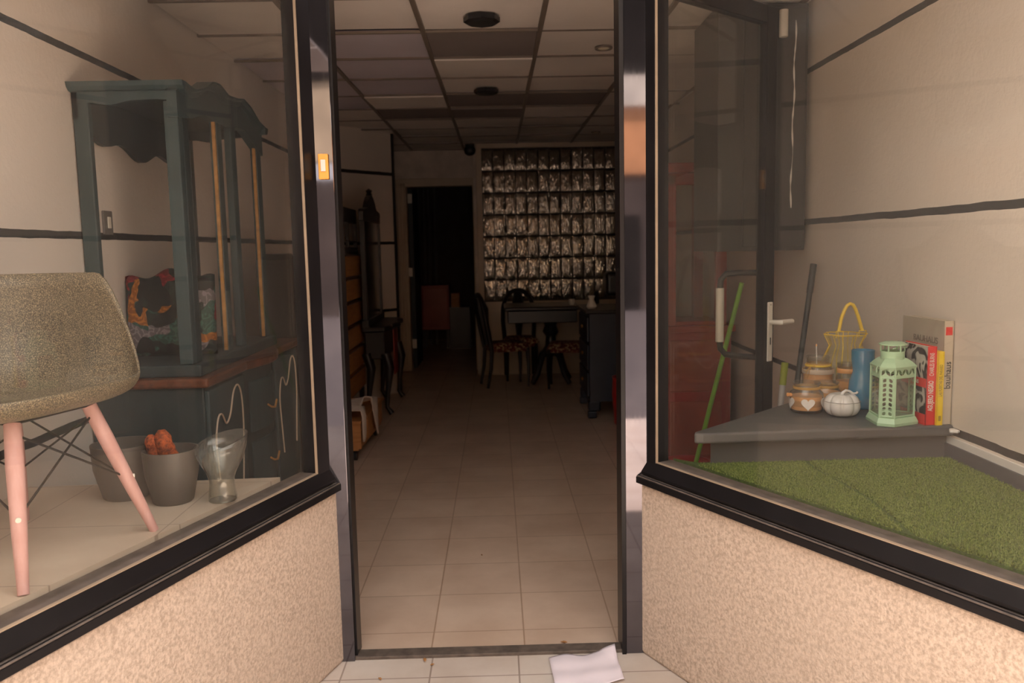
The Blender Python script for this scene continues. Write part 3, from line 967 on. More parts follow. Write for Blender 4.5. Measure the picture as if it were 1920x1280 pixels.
# wall socket on left wall
sk = thing('wall_switch', 'small grey wall switch above the black stripe on the left wall', 'wall switch', (XL, 3.245, 1.552))
MB().box(0, .010, -.036, .036, -.045, .045).build('plate', M['grey_paint'], sk, bevel=.003)
MB().box(.010, .015, -.012, .012, -.022, .022).build('rocker', M['white_plastic'], sk, bevel=.002)
# dark panel leaning on left wall beyond the sideboard
dp = MB()
pts = []
for cx_, cz_, a0 in ((5.12, 1.34, 0), (4.50, 1.34, 90), (4.50, .08, 180), (5.12, .08, 270)):
    for k in range(6):
        a = R(a0+18*k); pts.append((cx_+.08*math.cos(a), cz_+.08*math.sin(a)))
dp.extr(pts, 'x', -.012, .012)
dpo = dp.build('leaning_panel', M['cab_side'], None, bevel=.003)
dpo.location = (-1.22, 0, 0); dpo.rotation_euler = (0, R(-2), 0)
tag(dpo, 'tall dark grey panel with rounded corners leaning behind the teal sideboard', 'panel')

# ------------------------------------------------------------------ along the left wall, deeper in
# crate on castors
ct = thing('rolling_crate', 'orange wooden crate on castors draped with cloth by the left jamb', 'crate', (-1.20, 5.93, 0), R(-2))
MB().box(-.24, .25, -.40, .47, .075, .10).build('crate_base', M['wood_crate'], ct, bevel=.004)
for (y0, y1) in ((-.40, -.26), (-.10, .12), (.24, .47)):
    MB().box(.235, .26, y0, y1, .10, .27).build('side_plank', M['wood_crate'], ct, bevel=.004)
MB().box(-.26, .27, -.41, -.39, .09, .27).build('end_plank', M['wood_crate'], ct, bevel=.004)
MB().box(-.24, .275, -.42, .48, .265, .285).build('lid', M['wood_crate'], ct, bevel=.004)
for (x, y) in ((.215, -.35), (.215, .40), (-.19, -.35), (-.19, .40)):
    c_ = MB(); c_.tube([(x-.012, y, .032), (x+.012, y, .032)], .032, 18)
    c_.build('castor_wheel', M['black_plastic'], ct, smooth=True)
    MB().box(x-.02, x+.02, y-.015, y+.02, .055, .078).build('castor_bracket', M['wire'], ct)
def drape(u, v):
    y = -.41+.60*u
    s_ = v*(.50+.16*max(0, math.cos(u*7.5)))
    x = -.27+s_
    wv1 = .03*math.sin(u*13)*math.sin(v*7)+.035*math.sin(u*5+1)*math.sin(v*3.2)
    if s_ < .55: return (x, y+.03*math.sin(v*9), .335+wv1+.03*math.sin(math.pi*u))
    return (.284+.010*math.sin(u*17), y, .318+wv1*.5-(s_-.55)*(1.6+.5*math.sin(u*9)))
cl = MB(); cl.grid(drape, 40, 34)
clo = cl.build('cloth', M['cloth'], None, smooth='all', solid=.006)
clo.location = (-1.20, 5.93, 0); clo.rotation_euler = (0, 0, R(-2))
tag(clo, 'crumpled off-white cloth draped over the rolling crate', 'cloth')
# chest of drawers
cd = thing('chest_of_drawers', 'tall black chest with six orange wooden drawers along the left wall', 'chest of drawers', (-1.375, 6.86, 0))
MB().box(-.12, .175, -.40, .40, .235, 1.43).build('carcass', M['black_wood'], cd, bevel=.004)
for k in range(6):
    z0 = .255+k*.192
    dw = MB().box(.17, .20, -.385, .385, z0+.010, z0+.180).build('drawer', M['wood_orange'], cd, bevel=.004)
    MB().box(.200, .206, -.385, .385, z0+.172, z0+.180).build('finger_rail', M['black_wood'], dw)
for (x, y) in ((.16, -.38), (.16, .38), (-.10, -.38), (-.10, .38)):
    MB().box(x-.02, x+.02, y-.02, y+.02, 0, .235).build('leg', M['black_wood'], cd)
fr = MB()
for y in (-.38, -.02, .36): fr.box(.14, .17, y, y+.03, 1.43, 1.74)
fr.box(.14, .17, -.40, .40, 1.66, 1.78).box(.14, .17, -.40, .40, 1.43, 1.46).box(.145, .165, -.40, .40, 1.50, 1.515)
fr.box(-.12, -.09, -.40, -.37, 1.43, 1.74).box(-.12, .17, -.40, -.38, 1.70, 1.78).box(-.12, -.09, .37, .40, 1.43, 1.74).box(-.12, .17, .38, .40, 1.70, 1.78)
fr.build('open_gallery', M['black_wood'], cd, bevel=.003)
# hall stand
hs = thing('hall_stand', 'dark carved hall stand with mirror and cabriole legs beyond the drawer chest', 'hall stand', (-1.105, 7.50, 0))
mb = MB()
mb.box(-.04, .0, -.48, -.43, .80, 1.74).box(-.04, .0, .42, .47, .80, 1.74).box(-.04, .0, -.50, .50, 1.68, 1.76).box(-.05, .01, -.5, .5, .78, .84)
arch = [(-.50, 1.74), (-.46, 1.78), (-.36, 1.79), (-.25, 1.80), (-.17, 1.86), (-.08, 1.90), (0, 1.92), (.08, 1.90), (.17, 1.86), (.25, 1.80), (.36, 1.79), (.46, 1.78), (.50, 1.74)]
mb.extr(arch, 'x', -.045, .005)
mb.build('mirror_frame', M['black_wood'], hs, bevel=.004)
MB().lathe([(.001, 0), (.03, .01), (.02, .03), (.03, .05), (.001, .07)], 12, (-.02, 0, 1.91)).build('finial', M['black_wood'], hs, smooth=True)
MB().box(-.035, -.010, -.43, .43, .83, 1.69).build('mirror_glass', M['mirror'], hs)
pts = [(-.05, -.50), (.14, -.50), (.20, -.38), (.17, -.2), (.22, 0), (.17, .2), (.20, .38), (.14, .52), (-.05, .52)]
MB().prism(pts, .74, .785).build('console_top', M['black_wood'], hs, bevel=.01)
MB().box(-.04, .13, -.44, .44, .50, .74).build('apron', M['black_wood'], hs, bevel=.01)
MB().box(.128, .138, .14, .40, .28, .70).build('red_panel', M['red'], hs)
for (x, y) in ((.13, -.42), (.13, .44), (-.03, -.42), (-.03, .44)):
    MB().tube([(x, y, .55), (x+.035, y, .42), (x+.01, y, .2), (x, y, .08), (x+.04, y, .022)], [.045, .04, .022, .018, .024], 10).build('leg', M['black_wood'], hs, smooth=True)

# ------------------------------------------------------------------ dining set
tb = thing('dining_table', 'dark pedestal dining table in front of the glass block wall', 'table', (.45, 8.62, 0))
MB().box(-.385, .385, -.36, .36, .795, .835).build('tabletop', M['black_wood'], tb, bevel=.015, seg=3)
MB().box(-.35, .35, -.33, .33, .67, .795).build('apron', M['black_wood'], tb, bevel=.008)
MB().lathe([(.07, .30), (.10, .34), (.06, .40), (.05, .50), (.085, .55), (.06, .62), (.09, .67)], 20, (.10, 0, 0)).build('pedestal', M['black_wood'], tb, smooth=True)
for a in (40, 130, 220, 310):
    ca, sa = math.cos(R(a)), math.sin(R(a))
    MB().tube([(.10+ca*.04, sa*.04, .36), (.10+ca*.13, sa*.13, .30), (.10+ca*.2, sa*.2, .12), (.10+ca*.27, sa*.27, .03)], [.04, .035, .03, .026], 10).build('foot', M['black_wood'], tb, smooth=True)
def dining_chair():
    c = thing('dining_chair', '', 'chair', (0, 0, 0), 0, 'dining chairs around the dark table')
    # faces +x
    def seat(u, v):
        x, y = -.2+.4*u, (-.2+.4*v)*(1-.12*(1-u))
        e_ = (1-abs(2*u-1)**6)*(1-abs(2*v-1)**6)
        return (x, y, .415+.055*max(0, e_)**.5)
    MB().grid(seat, 16, 16).box(-.195, .195, -.17, .17, .375, .416).build('seat', M['brocade'], c, smooth=True)
    mb = MB()
    pts_ = [(-.20, -.15), (-.225, -.175), (-.25, -.18), (-.27, -.13)]
    arc = [(-.205, -.16, .40)]
    for k in range(17):
        a = math.pi*k/16
        zz = .62+.34*math.sin(a)**.7 if 0 < k < 16 else .62
        arc.append((-.21-(zz-.4)*.16, -.175*math.cos(a), zz))
    arc.append((-.205, .16, .40))
    mb.tube(arc, .024, 8)
    mb.build('back_frame', M['black_wood'], c, smooth=True)
    MB().tube([(-.215, 0, .44), (-.235, 0, .62), (-.26, 0, .80), (-.29, 0, .93)], [.026, .045, .07, .04], 8).build('back_splat', M['black_wood'], c, smooth=True)
    for y in (-.155, .155):
        MB().tube([(-.20, y, .41), (-.215, y, .2), (-.25, y, .01)], [.022, .019, .015], 8).build('leg', M['black_wood'], c, smooth=True)
        MB().tube([(.175, y, .41), (.185, y, .2), (.18, y, .005)], [.024, .018, .013], 8).build('leg', M['black_wood'], c, smooth=True)
    return c
c0 = dining_chair()
c0.location = (.09, 8.54, 0); c0.rotation_euler = (0, 0, R(14))
c0['label'] = 'dark oval-back dining chair with red patterned seat, left of the table'
for x, y, rz, lb in ((.24, 8.98, -88, 'dark dining chair behind the table, its curved back against the glass blocks'), (.70, 8.36, 172, 'dark dining chair with patterned seat between the table and navy chest')):
    c1 = copy_tree(c0); c1.location = (x, y, 0); c1.rotation_euler = (0, 0, R(rz)); c1['label'] = lb
cup = MB().lathe([(.022, 0), (.028, .02), (.030, .06), (.027, .06), (.024, .01), (.001, .008)], 16).build('cup', M['white_plastic'], None, smooth=True)
cup.location = (.76, 8.45, .835); tag(cup, 'small white cup on the right end of the dining table', 'cup')
# navy chest
nc = thing('navy_chest', 'navy blue chest on bracket feet beside the right door jamb', 'chest', (1.08, 7.10, 0))
MB().box(-.33, .34, -.34, .40, .14, .875).build('carcass', M['navy'], nc, bevel=.006)
MB().box(-.36, .36, -.36, .42, .875, .905).build('top_board', M['black_wood'], nc, bevel=.008)
for k in range(3):
    d_ = MB().box(-.345, -.33, -.30, .36, .18+k*.23, .38+k*.23).build('drawer', M['navy'], nc, bevel=.004)
    MB().lathe([(.012, 0), (.018, .012), (.001, .02)], 10).build('knob', M['gold'], d_, smooth=True)
    d_.children[0].rotation_euler = (0, R(-90), 0); d_.children[0].location = (-.345, .03, .28+k*.23)
for (x, y) in ((-.29, -.30), (.30, -.30), (-.29, .36), (.30, .36)):
    s_ = -1 if x < 0 else 1
    MB().prism([(x-.05, y-.04), (x+.05, y-.04), (x+.05, y+.04), (x-.05, y+.04)], .06, .145).prism([(x-.045+s_*.01, y-.035), (x+.03+s_*.01, y-.035), (x+.03+s_*.01, y+.03), (x-.045+s_*.01, y+.03)], 0, .06).build('foot', M['navy'], nc, bevel=.012)
bxx = thing('speaker_box', 'black rounded box standing on the navy chest', 'box', (1.10, 7.28, .905))
MB().box(-.17, .17, -.12, .12, 0, .20).build('housing', M['black_plastic'], bxx, bevel=.035, seg=4)
MB().lathe([(.055, 0), (.06, .004), (.001, .006)], 24).build('grille', M['cab_side'], bxx).rotation_euler = (R(90), 0, 0)
bxx.children[1].location = (0, -.119, .10)
vs_ = MB(); vs_.lathe([(.03, 0), (.045, .02), (.02, .08), (.03, .11), (.025, .11), (.015, .08), (.001, .02)], 16)
o = vs_.build('vase', M['white_plastic'], None, smooth=True); o.location = (.79, 6.92, .905)
tag(o, 'small white vase on the left corner of the navy chest', 'vase')
# red round stool near the chest's base
rs = MB().lathe([(.001, .0), (.12, .0), (.145, .03), (.16, .20), (.155, .30), (.16, .31), (.14, .31), (.13, .03), (.001, .03)], 28).build('waste_bin', M['red_plastic'], None, smooth=True)
rs.location = (1.045, 6.40, 0); rs.scale = (1, 1, 1.3)
tag(rs, 'red rounded bin just behind the right door jamb', 'bin')

# back room
rc = thing('storage_cabinet', 'reddish wooden cabinet standing in the dark back room', 'cabinet', (-.90, 12.0, 0))
MB().box(-.20, .20, -.02, .40, .27, .92).build('carcass', M['red_panel'], rc, bevel=.01)
for x in (-.17, .17):
    for y in (.0, .37): MB().box(x-.02, x+.02, y-.015, y+.015, 0, .27).build('leg', M['black_wood'], rc)
MB().box(-.18, .18, -.035, -.02, .31, .88).build('door', M['red_panel'], rc, bevel=.008)
cbx = MB().box(-.665, -.545, 11.9, 12.2, .60, .80).build('cardboard_box', M['wood_crate'], None); tag(MB().box(-.69, -.40, 11.85, 12.3, 0, .60).build('dark_crate', M['black_wood'], None), 'dark crate holding the brown box in the back room', 'crate'); cbx['label'] = 'small brown box on a dark crate beside the reddish cabinet'; cbx['category'] = 'box'
for k, x in enumerate((-1.18, -1.09, -1.02, -.93)):
    tt = MB().tube([(x, 12.5, 0), (x+.02, 12.7, 2.35)], .022, 10).build('grey_pole', M['grey_paint'], None, smooth=True)
    tag(tt, ('leftmost grey pole in the dark back room doorway', 'second grey pole from the left in the back room', 'third grey pole from the left in the back room', 'rightmost grey pole in the dark back room')[k], 'pole', 'grey poles in the back room')

# ------------------------------------------------------------------ ceiling fittings
def octo(y, x, r, label):
    o = thing('ceiling_vent', label, 'ceiling vent', (x, y, zc(y)-.002))
    mb = MB(); mb.lathe([(r*.80, -.030), (r, -.022), (r, .0), (r*.3, .0)], 8); mb.build('bezel', M['black_plastic'], o)
    MB().lathe([(.001, -.031), (r*.78, -.0305)], 8).build('grille', M['ink'], o)
    return o
octo(4.12, -.045, .088, 'black octagonal ceiling fitting, the one nearer the entrance')
octo(6.02, -.046, .088, 'smaller-looking black ceiling fitting further inside the shop')
def spot(x, y, label, r=.05):
    o = thing('ceiling_spotlight', label, 'spotlight', (x, y, zc(y)-.001), 0, 'recessed spotlights')
    MB().lathe([(r*.72, -.004), (r*.95, -.008), (r, -.004), (r, .003), (r*.6, .003)], 28).build('trim_ring', M['ceil_grid'], o, smooth=True)
    MB().lathe([(.001, -.012), (r*.4, -.010), (r*.7, -.003)], 24).build('bulb', M['bulb'], o, smooth=True)
spot(.63, 4.80, 'unlit round recessed spotlight in the ceiling left of the right jamb')
spot(1.02, 8.42, 'unlit recessed spotlight above the glass block wall')
dm = thing('dome_camera', 'black dome camera hanging over the rear doorway', 'camera', (-.265, 9.25, 2.56))
MB().lathe([(.001, -.12), (.03, -.115), (.055, -.095), (.065, -.06), (.055, -.03), (.035, -.02)], 24).build('dome', M['black_plastic'], dm, smooth=True)
MB().lathe([(.05, -.02), (.05, .01)], 20).build('mount', M['cab_side'], dm, smooth=True)

# ------------------------------------------------------------------ right side of the shop
bxo = thing('wall_cabinet', 'charcoal cabinet hanging from the ceiling on the right wall', 'cabinet', (1.255, 4.18, 1.385))
MB().box(-.20, .222, -.22, .25, 0, 1.14).build('carcass', M['cab_black'], bxo, bevel=.004)
MB().box(-.08, .21, -.232, -.22, .02, 1.12).build('door', M['cab_black'], bxo, bevel=.004)
pc = MB()
vs, fs = [], []
zz = [1.06-.86*k/40 for k in range(41)]
for k, z in enumerate(zz):
    hwid = .0012+.0028*abs(math.sin(k*.7))*(1 if k % 7 else .3)
    if 27 <= k <= 31: hwid = .0006
    x = .158-.012*k/40+.003*math.sin(k*.5)
    vs += [(x-hwid, -.2335, z), (x+hwid, -.2335, z), (x-hwid, -.231, z), (x+hwid, -.231, z)]
for k in range(40):
    o_ = k*4
    fs += [(o_, o_+1, o_+5, o_+4), (o_+2, o_+6, o_+7, o_+3), (o_, o_+4, o_+6, o_+2), (o_+1, o_+3, o_+7, o_+5)]
pc.add(vs, fs)
pc.build('white_streak', M['white_paint'], bxo)  # thin broken white streak down the cabinet door
sn = MB().tube([(1.348, 3.925, 2.365), (1.348, 3.925, 2.485)], .020, 14).build('door_sensor', M['white_plastic'], None, smooth=True)
tag(sn, 'white cylindrical sensor high on the front of the charcoal cabinet', 'sensor')

rh = thing('red_cabinet', 'tall red glazed cabinet behind the open entrance door', 'cabinet', (1.21, 5.35, 0))
MB().box(-.23, .22, -.33, .35, .05, .90).build('lower_carcass', M['red'], rh, bevel=.005)
MB().box(-.25, .24, -.36, .37, .89, .93).build('counter', M['red'], rh, bevel=.005)
MB().box(-.16, .16, -.345, -.33, .52, .84).build('upper_panel', M['red_panel'], rh, bevel=.008)
MB().box(-.16, .16, -.345, -.33, .12, .46).build('lower_panel', M['red_panel'], rh, bevel=.008)
fr = MB()
fr.box(-.21, -.12, -.33, -.28, .93, 1.84).box(.125, .19, -.33, -.28, .93, 1.84).box(-.21, -.12, .25, .31, .93, 1.84).box(.125, .19, .25, .31, .93, 1.84)
fr.box(-.21, .19, -.33, -.28, 1.78, 1.85).box(-.21, -.16, -.33, .31, 1.78, 1.85).box(-.12, .125, -.33, -.29, .93, .955)
fr.build('glazed_frame', M['red'], rh, bevel=.004)
MB().box(-.24, .22, -.36, .35, 1.85, 1.91).build('cornice', M['red'], rh, bevel=.01)
MB().box(-.12, .125, -.31, -.304, .95, 1.78).build('pane', M['door_glass'], rh)

bk = thing('mop_bucket', 'red plastic mop bucket on the floor behind the right display', 'bucket', (.945, 4.10, 0))
bk.scale = (1, 1, 1.15)
MB().lathe([(.001, .0), (.085, .0), (.092, .01), (.118, .27), (.128, .275), (.128, .285), (.114, .285), (.088, .02), (.001, .015)], 36).build('bucket_body', M['red_plastic'], bk, smooth=True)
MB().lathe([(.02, .24), (.05, .262), (.10, .283), (.108, .283), (.05, .24)], 28, (-.0, 0, 0)).build('wringer', M['red_plastic'], bk, smooth=True)
mp_ = thing('mop', 'mop with long green handle standing in the red bucket', 'mop', (.945, 4.10, .03))
MB().tube([(0, 0, .10), (.19, -.28, 1.21)], .011, 10).build('handle', M['green_plastic'], mp_, smooth=True)
MB().lathe([(.05, 0), (.055, .05), (.03, .12), (.012, .14)], 16).build('mop_head', M['cloth'], mp_, smooth=True)
def pole_thing(name, label, cat, p0, p1, r, parts):
    base = Vector(p0)
    t_ = thing(name, label, cat, p0)
    d = Vector(p1)-base
    for nm, a, b, m_, rr in parts:
        MB().tube([d*a, d*b], rr, 12).build(nm, M[m_], t_, smooth=True)
    return t_, d
t1, d = pole_thing('broom', 'broom with black handle leaning on the right wall behind the bench', 'broom', (1.19, 3.50, .05), (1.455, 3.785, 1.32), .011,
    [('handle', 0, .955, 'black_plastic', .0125), ('grip', .90, 1.0, 'black_plastic', .015)])
MB().box(-.12, .12, -.02, .02, -.05, .03).build('brush_head', M['black_plastic'], t1, bevel=.004)
t1, d = pole_thing('squeegee', 'short lime and white handled squeegee standing beside the door stile', 'squeegee', (1.205, 3.56, .40), (1.265, 3.60, .895), .011,
    [('handle', 0, .82, 'grey_white', .0135), ('grip', .80, 1.0, 'lime_plastic', .0155)])
t1.location = (1.205, 3.56, .0)
t1.scale = (1, 1, 1)
for c_ in t1.children: c_.location = (0, 0, .40)
MB().box(-.12, .12, -.012, .012, 0, .045).tube([(0, 0, .03), (0, 0, .41)], .011, 10).build('blade_head', M['grey_white'], t1, smooth=True)

# ------------------------------------------------------------------ grey corner bench and its things
BZ = .81
bench = thing('corner_bench', 'grey painted triangular bench across the back of the right display', 'bench', (1.2, 2.8, 0))
off = Vector((1.2, 2.8, 0))
L(MB()).prism([(.632, 2.636), (.66, 2.628), (XR-.001, 2.655), (XR-.001, 3.42), (1.42, 3.42), (.64, 2.66)], BZ-.036, BZ).build('bench_top', M['grey_paint'], bench, bevel=.008, seg=3)
L(MB()).prism([(.70, 2.690), (XR-.002, 2.690), (XR-.002, 3.36), (1.43, 3.36)], PL-.006-.694, BZ-.036).build('bench_front', M['grey_paint'], bench)
tr_ = MB().prism([(XR-.035, 2.622), (XR-.012, 2.612), (XR-.001, 2.618), (XR-.001, 2.652), (XR-.02, 2.652)], BZ-.018, BZ-.008).build('caulk_patch', M['white_paint'], None, bevel=.004)
tr_.name = 'trim_11'; tr_['kind'] = 'structure'

def ring(mb, z, r, rr, seg=32, c=(0, 0)):
    mb.tube([(c[0]+r*math.cos(2*math.pi*k/seg), c[1]+r*math.sin(2*math.pi*k/seg), z) for k in range(seg)], rr, 8, closed=True)
def jar(name, label, loc, rb, h, neck, wax, hearts=False, rz=0):
    j = thing(name, label, 'candle jar', loc, rz, 'candle jars on the grey bench')
    hb = h*.70
    prof = [(.001, .004), (rb*.86, .003), (rb*.97, .010), (rb, .025), (rb, hb*.86), (rb*.96, hb*.96), (neck*1.02, hb*1.08), (neck, hb*1.14), (neck, h-.008), (neck*1.08, h-.004), (neck*1.06, h), (neck*.95, h-.002), (neck*.94, hb*1.14), (rb*.90, hb*.92), (rb*.95, .03), (rb*.8, .012), (.001, .012)]
    MB().lathe(prof, 36).build('jar_glass', M['clear'], j, smooth=True)
    MB().lathe([(.001, .014), (rb*.90, .014), (rb*.93, .03), (rb*.93, wax), (rb*.5, wax-.002), (.001, wax-.002)], 32).build('candle', M['candle'], j, smooth=True)
    mb = MB()
    for q in range(3): ring(mb, hb*1.14+.003*q, neck*1.02, .0017)
    mb.build('twine', M['twine'], j, smooth=True)
    return j
def heart(sz):
    pts = []
    for k in range(28):
        a = 2*math.pi*k/28
        pts.append((sz*16*math.sin(a)**3/17, sz*(13*math.cos(a)-5*math.cos(2*a)-2*math.cos(3*a)-math.cos(4*a))/17))
    return pts
def hearts_on(j, rb, zc_, sz, n, a0):
    for q in range(n):
        A = a0+2*math.pi*q/n
        out, inn = [], []
        hp_ = heart(sz)
        vs = []
        for rr in (rb+.0004, rb+.0016):
            for (hx_, hz_) in hp_:
                th = A+hx_/rb
                vs.append((rr*math.cos(th), rr*math.sin(th), zc_+hz_))
        m_ = len(hp_)
        vs += [((rb+.0016)*math.cos(A), (rb+.0016)*math.sin(A), zc_-sz*.1)]
        c_i = 2*m_
        fs = [(m_+i, m_+(i+1) % m_, c_i) for i in range(m_)]+[(i, (i+1) % m_, m_+(i+1) % m_, m_+i) for i in range(m_)]
        MB().add(vs, fs).build('painted_heart', M['ink_white'], j)
def tocam(x, y): return math.atan2(-y, -x)
j1 = jar('heart_candle_jar', 'squat candle jar with a white heart, foremost on the grey bench', (1.108, 2.925, BZ), .058, .112, .045, .062, True)
hearts_on(j1, .0585, .040, .025, 5, tocam(1.108, 2.925)+R(6))
MB().tube([(-.060, -.012, .068), (-.075, -.018, .070)], [.006, .007], 10).build('wooden_peg', M['candle'], j1, smooth=True)
j2 = jar('heart_candle_jar', 'squat heart candle jar mostly hidden between the foremost jar and ceramic pumpkin', (1.218, 3.02, BZ), .052, .095, .042, .058)
hearts_on(j2, .0525, .036, .022, 5, tocam(1.218, 3.02)+R(22))
j3 = jar('candle_jar', 'tallest candle jar with white straw and yellow band behind the heart jar', (1.242, 3.165, BZ), .058, .172, .042, .108)
mb = MB(); mb.lathe([(.0585, .105), (.0595, .107), (.0595, .121), (.0585, .123)], 32, cap=False); mb.build('label_band', M['cream_wood'], j3, smooth=True)
mb = MB(); ring(mb, .136, .0455, .0042); mb.build('rubber_band', M['yellow_wire'], j3, smooth=True)
MB().tube([(-.012, -.02, .11), (-.020, -.03, .213)], .0022, 8).build('straw', M['wick'], j3, smooth=True)
MB().lathe([(.0015, 0), (.004, .004), (.001, .010)], 8, (-.020, -.03, .212)).build('straw_tip', M['candle'], j3, smooth=True)
def bow(j, x, y, z, s):
    mb = MB()
    mb.tube([(x, y, z), (x-.018*s, y-.004, z+.006), (x-.030*s, y-.004, z-.006), (x-.020*s, y-.004, z-.014), (x, y, z)], .0013, 6)
    mb.tube([(x, y, z), (x+.016*s, y-.006, z+.008), (x+.022*s, y-.006, z-.008), (x+.008*s, y-.005, z-.014), (x, y, z)], .0013, 6)
    mb.tube([(x, y, z), (x-.016*s, y-.004, z-.02), (x-.022*s, y-.004, z-.045)], .0012, 6)
    mb.tube([(x, y, z), (x-.004*s, y-.004, z-.022), (x-.014*s, y-.004, z-.05)], .0012, 6)
    mb.build('twine_bow', M['twine'], j, smooth=True)
bow(j3, -.045, -.035, .132, 1)
j4 = jar('candle_jar', 'medium candle jar with twine and tag beside the blue vase', (1.335, 3.11, BZ), .043, .150, .036, .082)
mb = MB(); mb.lathe([(.037, .112), (.0385, .114), (.0385, .128), (.037, .130)], 28, cap=False); mb.build('label_band', M['candle'], j4, smooth=True)
MB().tube([(.03, -.03, .122), (.050, -.034, .115), (.054, -.034, .06), (.050, -.034, .02), (.044, -.034, .05), (.036, -.036, .115)], .0014, 6).build('twine_bow', M['twine'], j4, smooth=True)
MB().lathe([(.001, -.002), (.012, -.002), (.012, .002), (.001, .002)], 6).build('wooden_tag', M['twine'], j4).rotation_euler = (R(80), 0, R(20))
j4.children[-1].location = (.026, -.046, .088)

# ceramic pumpkin
pk = thing('ceramic_pumpkin', 'white glazed ceramic pumpkin with curly stem on the bench', 'pumpkin', (1.208, 2.855, BZ))
rf = lambda a: .87+.13*abs(math.cos(4*a))**.6
prof = [(.012, .0)]+[(.0635*math.sin(math.pi*(.10+.82*k/14))**.8, .040-.040*math.cos(math.pi*(k+.2)/14.4)) for k in range(1, 14)]+[(.008, .072)]
MB().lathe(prof, 96, (0, 0, 0), rf).build('pumpkin_body', M['ceramic'], pk, smooth='all')
mb = MB(); ring(mb, .053, .0615, .0009, 48); mb.build('lid_seam', M['groove'], pk, smooth=True)
MB().tube([(0, 0, .070), (.002, 0, .082), (.012, 0, .089), (.026, 0, .086), (.038, 0, .078), (.050, 0, .078), (.055, 0, .083)], [.008, .0055, .005, .0045, .004, .004, .0045], 10).build('stem', M['ceramic'], pk, smooth=True)

# blue vase
bv = MB().lathe([(.001, 0), (.040, 0), (.046, .006), (.050, .05), (.046, .10), (.034, .135), (.036, .15), (.040, .18), (.0405, .215), (.038, .215), (.034, .16), (.030, .13), (.001, .12)], 40).build('blue_vase', M['blue_glass'], None, smooth=True)
bv.location = (1.337, 2.985, BZ); tag(bv, 'tall blue glass vase behind the mint green lantern', 'vase')

# yellow wire basket
yb = thing('wire_basket', 'yellow wire basket with a tall loop handle at the rear of the bench', 'basket', (1.385, 3.255, BZ))
mb = MB()
def flute(a): return 1+.07*math.cos(6*a)
def pr(z): return float(np.interp(z, [0, .06, .14, .20, .245], [.066, .080, .088, .060, .080]))
for q in range(12):
    a = 2*math.pi*q/12
    mb.tube([(pr(z)*flute(a)*math.cos(a), pr(z)*flute(a)*math.sin(a), z) for z in np.linspace(0, .245, 12)], .0018, 6)
for z in (0.002, .245):
    mb.tube([(pr(z)*flute(2*math.pi*k/48)*math.cos(2*math.pi*k/48), pr(z)*flute(2*math.pi*k/48)*math.sin(2*math.pi*k/48), z) for k in range(48)], .0022, 6, closed=True)
for sx in (-.045, .045):
    mb.tube([(sx-.014, -.05, .235), (sx-.014, -.052, .262), (sx+.014, -.052, .262), (sx+.014, -.05, .235)], .002, 6)
mb.build('wire_frame', M['yellow_wire'], yb, smooth=True)
MB().lathe([(pr(z)*.97, z) for z in np.linspace(.004, .24, 10)], 36, cap=False).build('net', M['yellow_mesh'], yb, smooth=True)
MB().tube([(-.048+.005*0, -.05, .262), (-.040, -.05, .31), (-.027, -.05, .345), (-.018, -.05, .362), (-.006, -.05, .369), (.006, -.05, .364), (.016, -.05, .346), (.028, -.05, .315), (.044, -.05, .262)], .0068, 10).build('handle', M['yellow_wire'], yb, smooth=True)

# mint lantern (hexagonal)
ln = thing('lantern', 'mint green hexagonal metal lantern with leaf cut-outs on the bench', 'lantern', (1.320, 2.725, BZ), R(24))
ln.scale = (.94, .94, .97)
def hexp(r, a0=0):
    # six sides, wide glazed ones (even) alternating with narrow perforated ones (odd)
    sc = r/.080
    out = []
    for k in range(6):
        n0, n1 = (30+60*(k-1)), (30+60*k)
        d0 = (.0722 if (k-1) % 2 else .0577)*sc; d1 = (.0722 if k % 2 else .0577)*sc
        A = Matrix(((math.cos(R(n0)), math.sin(R(n0))), (math.cos(R(n1)), math.sin(R(n1)))))
        p = A.inverted() @ Vector((d0, d1))
        out.append((p.x, p.y))
    return out
rot0 = R(0)
mb = MB()
def hexfr(mb, lv):
    vs, fs = [], []
    for r, z in lv:
        vs += [(x, y, z) for x, y in hexp(r)]
    for i in range(len(lv)-1):
        for k in range(6):
            fs.append((i*6+k, i*6+(k+1) % 6, (i+1)*6+(k+1) % 6, (i+1)*6+k))
    fs.append(tuple(range(5, -1, -1))); fs.append(tuple((len(lv)-1)*6+k for k in range(6)))
    mb.add(vs, fs)
LR = .080
hexfr(mb, [(LR+.013, 0), (LR+.014, .010), (LR+.005, .026), (LR-.002, .028)])
mb.build('base', M['mint'], ln, bevel=.001)
mb = MB()
hp6 = hexp(LR)
for x, y in hp6:
    mb.tube([(x*.97, y*.97, .026), (x*.97, y*.97, .198)], .0042, 6)
for k in range(6):
    a_, b_ = Vector((*hp6[k], 0))*.97, Vector((*hp6[(k+1) % 6], 0))*.97
    for z in (.032, .165): mb.tube([a_+Vector((0, 0, z)), b_+Vector((0, 0, z))], .0030, 6)
mb.build('frame_bars', M['mint'], ln, smooth=True)
